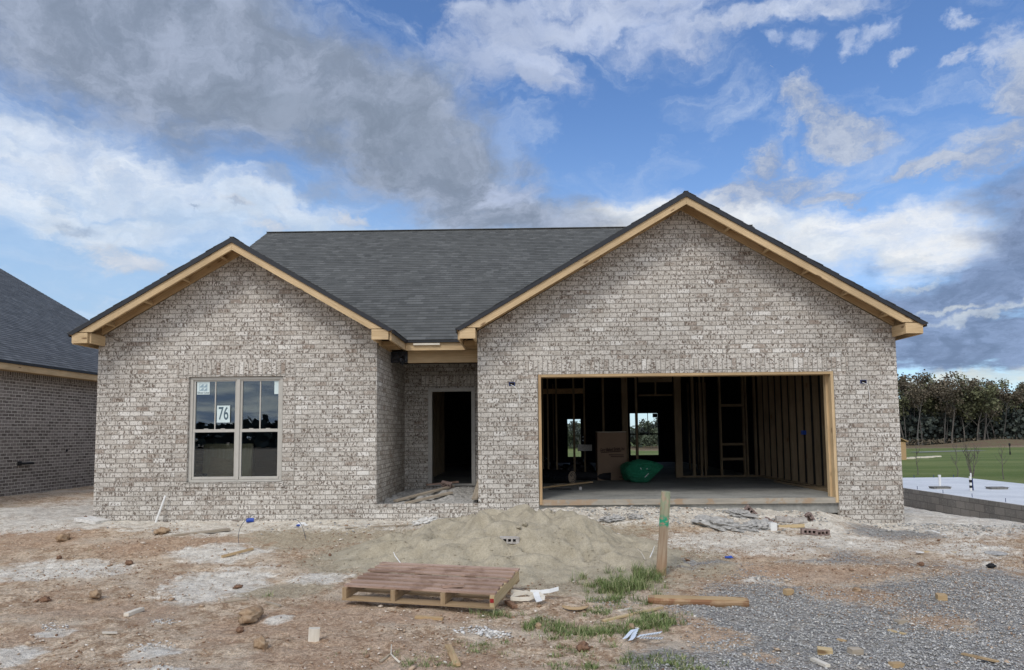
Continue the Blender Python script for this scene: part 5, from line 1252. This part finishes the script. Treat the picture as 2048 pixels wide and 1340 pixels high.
for dx, dz, w_, a_ in ((-.12, .06, .10, .9), (-.03, .07, .07, -.3), (-.02, -.06, .12, -.8)): mb.obox(Vector(root.location)+Vector((dx+.05, -.262, .225+dz)), (w_, .004, .016), RY(a_))
P('white_print', mb, 'paper', root)
r2 = empty('green_bag', tuple(g0+Vector((-.24, .50, 0))), 'dark shaded green bag tucked behind the bulging one', 'bag')
o = bpy.data.objects.new('sack', bag()); COL.objects.link(o); o.parent = r2; o.location = (0, .05, .22); o.rotation_euler = (0, 0, 2.4); o.scale = (.55, .8, .85)
# black roll with pad inside
e0 = GS(1144, 969); rt_ = empty('carpet_roll', tuple(e0), 'black-wrapped roll with tan padding at its open end, on the garage floor', 'roll')
a = e0+Vector((0, 0, .15)); d = Vector((-1.15, .95, .03)); mb = MB(); mb.tube([a+d*t for t in (0, .25, .5, .75, 1)], [.135, .142, .138, .142, .14], 18, False); P('wrapping', mb, 'plastic_black', rt_)
mb = MB(); mb.tube([a+d*.002-d.normalized()*.02, a+d*.02], [.126, .126], 18); P('padding', mb, 'foam', rt_)
mb = MB()
dn = d.normalized(); sd = Vector((-dn.y, dn.x, 0)); 
for r_, tt in ((.095, 5.2), (.055, 5.0)):
    pts = [a-dn*.022+(sd*math.cos(t)+Vector((0, 0, 1))*math.sin(t))*r_ for t in np.linspace(.3, tt, 16)]; mb.tube(pts, .007, 5)
P('padding_fold', mb, 'black', rt_)
b0 = GS(1222, 961); mb = MB(); mb.tube([(0, 0, .09), (-.6, .15, .10), (-1.3, .35, .11)], [.085, .09, .085], 12); o = mb.build('tar_roll', 'black', None); o.location = b0; tag(o, 'dark roll lying behind the padded one, in front of the cardboard box', 'roll')
mb = MB()
for k in range(10): mb.lump((k*.13-.55, random.uniform(-.12, .12), .12+.09*math.sin(k*1.1)+.03), (.20, .16, .16), 50+k, 3, .55)
o = mb.build('plastic_sheet', 'plastic_black', None); o.location = tuple(GS(1135, 958)+Vector((-.05, .75, 0))); tag(o, 'crumpled shiny black plastic sheeting piled behind the rolls in the garage', 'plastic sheeting')
def plank3(a, b_, w_, h_, m, lab, name='board'):
    A = Vector(a); mb = MB('long'); mb.beam((0, 0, h_/2), Vector(b_)-A+Vector((0, 0, h_/2)), w_, h_); o = mb.build(name, m, None); o.location = A; tag(o, lab, 'board')
plank3(GS(1084, 977)+Vector((0, 0, .002)), GS(1184, 968)+Vector((0, 0, .03)), .06, .03, 'pine_weathered', 'long light board on the garage floor in front of the padded roll')
plank3(GS(1110, 970)+Vector((0, 0, .002)), GS(1168, 966)+Vector((0, 0, .002)), .12, .02, 'greywood', 'dim flat board partly under the padded roll')
mb = MB(); q = GS(1120, 979); mb.tube([q-q+Vector((.22*math.cos(t), .16*math.sin(t), .008)) for t in np.linspace(0, 7, 24)], .006, 5); o = mb.build('cable', 'black', None); o.location = q; tag(o, 'loop of black cable on the garage floor by the left jamb', 'cable')
q = GS(1160, 980); block('plastic_cup', tuple(q+Vector((0, 0, .03))), (.05, .05, .06), (0, 0, .3), 'rock_grey', 'small pale cup on the garage floor by the cable', 'cup', 'wall')
q = GS(1188, 915+45); block('board', tuple(q+Vector((-.15, .55, .72))), (.34, .03, .15), (0, 0, .1), 'rock_white', 'small pale panel standing left of the cardboard box', 'panel', 'wall')
plank3((5.35, 12.4, SLAB), (5.3, 15.2, SLAB), .09, .04, 'stud', 'dark board lying along the right garage wall')

# ------------------------------------------------------------------ grass
def grass(L, n, label, hmin, hmax, name='grass', dens=1.0):
    xs_, ys_, hh = [], [], []
    for px, py, rx, ry, k, hs in L:
        c = onZ(px, py, .05); cx2 = onZ(px+rx, py, .05); ya, yb = onZ(px, py+ry, .05)[1], onZ(px, py-ry, .05)[1]
        m_ = int(n*k); nt = max(4, m_//26)
        tx = rng.normal(0, .45, nt)*(cx2[0]-c[0])+c[0]; ty = rng.normal(0, .45, nt)*(yb-ya)/2+(ya+yb)/2
        ii = rng.integers(0, nt, m_)
        xs_ += list(tx[ii]+rng.normal(0, .028, m_)); ys_ += list(ty[ii]+rng.normal(0, .028, m_)); hh += list((.5+.8*rng.random(m_))*hs)
    x, y, h = np.array(xs_), np.array(ys_), np.array(hh); z = np.array([top_z(a, b_) for a, b_ in zip(x, y)]) if len(x) < 30000 else ground_z(x, y)
    n_ = len(x); a = rng.random(n_)*6.283; lean = .35+1.0*rng.random(n_); w_ = .0016+.0016*rng.random(n_); H = hmin+(hmax-hmin)*rng.random(n_); H = H*h
    dx, dy = np.cos(a), np.sin(a); px_, py_ = -dy*w_, dx*w_
    L3 = []
    for t, ws in ((0, 1.0), (.55, .8), (1.0, .0)):
        ox, oy, oz = dx*lean*H*t*t*.9, dy*lean*H*t*t*.9, H*(t-.25*lean*t*t)
        L3.append(np.stack([x+ox-px_*ws, y+oy-py_*ws, z+oz-.005], 1)); L3.append(np.stack([x+ox+px_*ws, y+oy+py_*ws, z+oz-.005], 1))
    V = np.stack(L3[:5], 1)                     # 5 verts per blade
    F4 = np.array([[0, 1, 3, 2]]); base = (np.arange(n_)*5)[:, None]
    quads = (base+np.array([0, 1, 3, 2])[None]).ravel(); tris = (base+np.array([2, 3, 4])[None]).ravel()
    me = bpy.data.meshes.new(name); me.vertices.add(n_*5); me.vertices.foreach_set('co', V.ravel())
    lo = np.concatenate([quads, tris]).astype(np.int32); me.loops.add(len(lo)); me.loops.foreach_set('vertex_index', lo)
    me.polygons.add(2*n_); me.polygons.foreach_set('loop_start', np.concatenate([np.arange(n_)*4, n_*4+np.arange(n_)*3]).astype(np.int32)); me.polygons.foreach_set('loop_total', np.concatenate([np.full(n_, 4), np.full(n_, 3)]).astype(np.int32))
    me.update(calc_edges=True); at = me.attributes.new('rnd', 'FLOAT', 'POINT'); at.data.foreach_set('value', np.repeat(np.clip(rng.normal(.45, .25, n_), 0, 1), 5).astype(np.float32))
    me.materials.append(M['grass']); o = bpy.data.objects.new(name, me); COL.objects.link(o); tag(o, label, 'grass', kind='stuff')
grass([(1255, 1165, 75, 22, 1.5, 1.25), (1290, 1145, 35, 10, .6, 1.3), (1200, 1160, 50, 14, .35, .8), (1230, 1190, 60, 10, .4, .8)], 1500, 'tall green grass at the foot of the painted post', .035, .12, 'grass')
grass([(1090, 1240, 60, 12, .8, .8), (1160, 1255, 70, 18, 1.3, .8), (1300, 1240, 60, 20, 1.5, .9), (1240, 1262, 50, 16, .6, .8), (1000, 1222, 60, 6, .4, .8), (1310, 1222, 40, 10, .6, .8),
       (1300, 1320, 110, 16, .9, .6), (1150, 1320, 60, 12, .3, .6), (940, 1270, 60, 16, .3, .5), (850, 1310, 100, 16, .35, .5), (1210, 1215, 80, 12, .4, .7), (1380, 1330, 60, 12, .4, .5), (1130, 1290, 90, 14, .3, .5)], 1000, 'patchy low grass and weeds on the dirt in front', .03, .10, 'grass')
grass([(360, 1042, 40, 3, .5, .9), (430, 1042, 30, 3, .4, .9), (285, 1046, 30, 3, .3, .8), (535, 1184, 14, 4, .12, .8), (480, 1226, 12, 3, .05, .6), (190, 1110, 20, 4, .05, .5), (700, 1300, 120, 20, .15, .45), (640, 1200, 60, 10, .05, .4)], 260, 'sparse dry weeds along the left wall foot and dirt', .03, .11, 'weeds')

# ------------------------------------------------------------------ trees, saplings, far things
LQ = np.array([(-.5, -.5, 0), (.5, -.45, .1), (.45, .5, 0), (-.5, .45, -.1)])
def leaf_mesh(name, m, C_, S_):
    n = len(C_); sc = np.stack([S_, S_, S_], 1)
    A = rng.normal(0, 1, (n, 3, 3)); Q_, _ = np.linalg.qr(A)
    V = np.einsum('nij,kj->nki', Q_*sc[:, None, :], LQ)+C_[:, None, :]
    me = bpy.data.meshes.new(name); me.vertices.add(n*4); me.vertices.foreach_set('co', V.ravel()); me.loops.add(n*4); me.loops.foreach_set('vertex_index', np.arange(n*4, dtype=np.int32))
    me.polygons.add(n); me.polygons.foreach_set('loop_start', np.arange(0, n*4, 4, dtype=np.int32)); me.polygons.foreach_set('loop_total', np.full(n, 4, np.int32)); me.update(calc_edges=True)
    at = me.attributes.new('rnd', 'FLOAT', 'POINT'); at.data.foreach_set('value', np.repeat(rng.random(n), 4).astype(np.float32)); me.materials.append(M[m]); return me
def grow(H, seed, spread=.32, r0=.16, levels=3, first=.35):
    R = random.Random(seed); mb = MB(); tips = []
    def limb(p, d, L, r, lv):
        pts = [p]; n = 4
        for i in range(n):
            d = (d+Vector((R.uniform(-.16, .16), R.uniform(-.16, .16), R.uniform(-.02, .10)))).normalized(); pts.append(pts[-1]+d*L/n)
        mb.tube(pts, [r*(1-.65*i/n) for i in range(n+1)], 5 if lv else 6, False)
        if lv >= levels-1: tips.extend(pts[1:])
        if lv < levels:
            for k in range(5 if lv == 0 else 4):
                t = R.uniform(first if lv == 0 else .3, 1.0); i = min(int(t*n), n-1); q = pts[i].lerp(pts[i+1], t*n-i)
                a = R.uniform(0, 6.28); out_ = Vector((math.cos(a), math.sin(a), R.uniform(.5, 1.3))).normalized()
                limb(q, out_, L*R.uniform(.34, .55)*(1.0 if lv else spread/.32), r*(1-.65*t)*.55, lv+1)
    limb(Vector((0, 0, -.3)), Vector((R.uniform(-.06, .06), 0, 1)), H*.86, r0, 0); return mb, tips
def tree_proto(H, seed, leafm, nleaf, ls, spread, barkm, first=.35, sigma=.5):
    mb, tips = grow(H, seed, spread, H*.013, 3, first)
    mx = max(t.z for t in tips); k = H/mx; mb.v = [(a*k, b_*k, c_*k) for a, b_, c_ in mb.v]; tips = [t*k for t in tips]
    T = np.array([tuple(t) for t in tips]); idx = rng.integers(0, len(T), nleaf); C_ = T[idx]+np.clip(rng.normal(0, sigma, (nleaf, 3)), -1.4*sigma, 1.4*sigma)
    C_ = C_[C_[:, 2] > H*.18]; S_ = ls*(.5+rng.random(len(C_)))
    tr = mb.build('trunk', barkm, None); cr = bpy.data.objects.new('crown', leaf_mesh('crown', leafm, C_, S_)); COL.objects.link(cr)
    return tr, cr
protos = [tree_proto(15, 3, 'leaf_olive', 2300, .27, .36, 'bark', .4), tree_proto(15, 8, 'leaf_brown', 1700, .25, .30, 'bark_pale', .45), tree_proto(15, 21, 'leaf_olive', 1800, .26, .32, 'bark_pale', .45), tree_proto(15, 34, 'leaf_brown', 2000, .25, .38, 'bark', .35)]
used = [False]*8
def place_tree(k, x, y, s, rz, label, cat, group, name='tree', plist=protos, sz=None):
    tr, cr = plist[k]; root = empty(name, (x, y, gz(x, y)-.2), label, cat, group); root.scale = (s, s, sz or s); root.rotation_euler = (0, 0, rz)
    for src in (tr, cr):
        c = src if src.get('free', 1) and src.parent is None else src.copy()
        if c is not src: COL.objects.link(c)
        c.parent = root; c.location = (0, 0, 0)
ordn = ['first', 'second', 'third', 'fourth', 'fifth', 'sixth', 'seventh', 'eighth', 'ninth', 'tenth', 'eleventh', 'twelfth', 'thirteenth', 'fourteenth', 'fifteenth', 'sixteenth', 'seventeenth', 'eighteenth', 'nineteenth', 'twentieth']
desc = ['olive-leaved', 'brownish thin', 'pale-trunked budding', 'dark brown spreading']
tp = [1806, 1822, 1836, 1850, 1863, 1877, 1889, 1902, 1914, 1928, 1941, 1954, 1966, 1979, 1990, 2003, 2015, 2028, 2040]
for i, px in enumerate(tp):
    Y_ = 150+random.uniform(-5, 9); x = onY(px, 860, Y_)[0]; k = [0, 3, 1, 0, 2, 0, 1, 3, 1, 0, 2, 0, 3, 1, 0, 1, 3, 2, 0][i]
    top = [752, 748, 768, 758, 765, 752, 746, 760, 770, 768, 762, 752, 756, 768, 776, 766, 775, 770, 762][i]
    hgt = onY(px, top, Y_)[2]-gz(x, Y_)+.2
    place_tree(k, x, Y_, hgt/15*(1.06), random.random()*6, f'{desc[k]} tree at the far wood edge, {ordn[i]} right of the garage corner', 'tree', 'trees at the wood edge right of the house', sz=hgt/15)
gp_ = [tree_proto(8, 55, 'leaf_green', 1500, .34, .5, 'bark', .1, .55), tree_proto(8, 66, 'leaf_dark', 1400, .34, .45, 'bark', .1, .5)]
for i, px in enumerate((1128, 1140, 1150, 1160, 1251, 1262, 1275, 1290, 1302, 1314, 1326)):
    Y_ = 150+random.uniform(-6, 6); x = onY(px, 860, Y_)[0]; hgt = onY(px, [852, 848, 850, 856, 856, 862, 858, 854, 846, 842, 844][i], Y_)[2]-gz(x, Y_)
    place_tree(i % 2, x, Y_, hgt/8*1.1, random.random()*6, ('mid-green' if i % 2 == 0 else 'dark green')+f' round tree seen through the garage back openings, {ordn[i]} from the left', 'tree', 'trees seen through the back windows', plist=gp_)
for tr, cr in protos+gp_:
    for o in (tr, cr):
        if o.parent is None: bpy.data.objects.remove(o)
# far wood behind the edge trees: one dense mass of trunks and foliage
def far_wood(x0, x1, y0, y1, n, hgt, label, m='leaf_dark', ls=.75):
    cx = rng.uniform(x0, x1, 340); cy = rng.uniform(y0, y1, 340); ch = hgt*(.75+.35*rng.random(340)*vnoise(cx*.12, cy*.1+3)*1.4)
    i = rng.integers(0, 340, n); t = rng.random(n)**.8
    C_ = np.stack([cx[i]+rng.normal(0, 1.9, n), cy[i]+rng.normal(0, 1.9, n), ground_z(cx[i], cy[i])+t*ch[i]*(1-.12*rng.random(n))], 1)
    cr = bpy.data.objects.new('woodland', leaf_mesh('woodland', m, C_, ls*(.5+rng.random(n)))); COL.objects.link(cr); tag(cr, label, 'wood', kind='stuff')
far_wood(66, 150, 160, 178, 42000, 11.5, 'dark dense wood behind the edge trees on the right')
far_wood(76, 132, 151, 159, 16000, 8.0, 'dark understory beneath the edge trees on the right', 'leaf_dark', .45)
far_wood(76, 132, 146, 151, 2600, 1.6, 'low brown scrub along the edge of the wood', 'leaf_brown', .2)
far_wood(-110, 66, 160, 178, 12000, 5.5, 'distant tree belt beyond the field, behind the house', 'leaf_green', .8)
far_wood(-70, 60, -75, -60, 7000, 3.6, 'bare wood across the road behind the viewer', 'leaf_dark', .7)
def trunks():
    mb = MB()
    for k in range(30):
        px = random.uniform(1800, 2060); Y_ = random.uniform(148, 160); x = onY(px, 860, Y_)[0]; z = gz(x, Y_); h = random.uniform(5, 11); lean = random.uniform(-.8, .8)
        mb.tube([(x, Y_, z-.3), (x+lean*.5, Y_, z+h*.5), (x+lean, Y_, z+h)], [.11, .08, .04], 5, False)
    o = mb.build('tree_stems', 'bark_mid', None); tag(o, 'many slender pale stems standing at the wood edge on the right', 'stems', kind='stuff')
trunks()
def sapling(px, pyb, pyt, Y_, seed, label, nb_=9, multi=False):
    b_ = onY(px, pyb, Y_); x = b_[0]; z0 = gz(x, Y_); top = onY(px, pyt, Y_)[2]; H = top-z0; R = random.Random(seed); mb = MB()
    stems = 5 if multi else 1
    for s_ in range(stems):
        a = R.uniform(-.35, .35)*(1 if multi else .15); pts = [Vector((0, 0, -.1))]
        for i in range(5): pts.append(Vector((a*H*(i+1)/5*.8+R.uniform(-.03, .03)*H, R.uniform(-.02, .02)*H, H*(i+1)/5*(1-.1*abs(a)))))
        mb.tube(pts, [.028*(1-.8*i/5) for i in range(6)], 5, False)
        for k in range(nb_):
            t = R.uniform(.35, .95); i = int(t*5); q = pts[i].lerp(pts[min(i+1, 5)], t*5-i); an = R.uniform(0, 6.28); L = H*R.uniform(.18, .34)*(1.15-t*.6)
            d = Vector((math.cos(an)*.7, math.sin(an)*.7, .9)).normalized(); mid = q+d*L*.5+Vector((0, 0, -.02)); e_ = q+d*L+Vector((R.uniform(-.05, .05), 0, .08))
            mb.tube([q, mid, e_], [.011, .008, .004], 4, False)
            for _ in range(2): mb.tube([mid, mid+Vector((R.uniform(-.2, .2), R.uniform(-.2, .2), R.uniform(.1, .3)))*L], [.006, .003], 4, False)
    root = empty('sapling', (x, Y_, z0), label, 'sapling', 'bare saplings at the field edge'); o = mb.build('trunk', 'bark', root); o.location = (0, 0, 0)
sapling(1836, 952, 888, 40, 1, 'leaning bare sapling nearest the garage corner')
sapling(1914, 955, 888, 38, 2, 'bare sapling between the white pipe and the striped pipe')
sapling(1945, 955, 885, 38, 3, 'multi-stemmed bare sapling behind the striped pipe', 7, True)
sapling(2008, 960, 888, 36, 4, 'bare sapling nearest the right edge, left of the lamp post')
def lamp_post():
    b_ = onY(2021, 919, 75); t = onY(2019.5, 886, 75); x = b_[0]; z0 = gz(x, 75); H = t[2]-z0
    r_ = empty('lamp_post', (x, 75, z0), 'slim black lamp post standing in the green field at the right', 'lamp post')
    mb = MB(); mb.tube([(x, 75, z0-.1), (x, 75, z0+.3), (x, 75, z0+.35), (x, 75, z0+H-.35)], [.08, .07, .04, .035], 8); P('pole', mb, 'black', r_)
    mb = MB(); mb.tube([(x, 75, z0+H-.35), (x, 75, z0+H-.28), (x, 75, z0+H-.08), (x, 75, z0+H)], [.05, .08, .10, .02], 8); P('lantern', mb, 'black', r_)
lamp_post()
def far_hut():
    Y_ = 62; a = onY(1796, 896, Y_); b_ = onY(1812, 896, Y_); z0 = gz(b_[0], Y_); zt = onY(1812, 884, Y_)[2]; zr = onY(1800, 871, Y_)[2]
    r_ = empty('shed', (a[0], Y_, z0), 'small plywood-walled building frame far off, just right of the garage corner', 'shed')
    x1 = b_[0]; x0 = x1-3.4; mb = MB(); mb.box(x0, x1, Y_, Y_+3, z0-.3, zt); P('wall', mb, 'osb', r_)
    mb = MB('long'); xm = (x0+x1)/2
    mb.prism([(x0-.15, zt), (xm, zr+.35), (x1+.15, zt), (x1+.15, zt+.06), (xm, zr+.42), (x0-.15, zt+.06)], Y_-.15, Y_+3.2); P('roof', mb, 'pine_weathered', r_)
    for k in range(6):
        px = [1812, 1822, 1838, 1850, 1860, 1873][k]; y_ = 64+k; p = onY(px, 899, y_); mb = MB('long'); w_ = random.uniform(.6, 1.6)
        mb.obox((0, 0, .06), (w_, .3, .12)); o = mb.build('lumber_pile', 'palewood', None); o.location = (p[0], y_, gz(p[0], y_)); tag(o, f'small pale lumber scrap in the far field, {ordn[k]} one right of the far shed', 'lumber', 'lumber scraps in the far field')
far_hut()
mb = MB(); xs_ = np.linspace(onY(1840, 903, 88)[0], onY(1975, 903, 96)[0], 24); mb2 = MB()
for i in range(23):
    y0, y1 = 88+8*i/23, 88+8*(i+1)/23; mb.face([(xs_[i], y0, gz(xs_[i], y0)+.05), (xs_[i+1], y1, gz(xs_[i+1], y1)+.05), (xs_[i+1], y1+3, gz(xs_[i+1], y1+3)+.05), (xs_[i], y0+3, gz(xs_[i], y0+3)+.05)])
o = mb.build('path', 'concrete', None); tag(o, kind='structure')
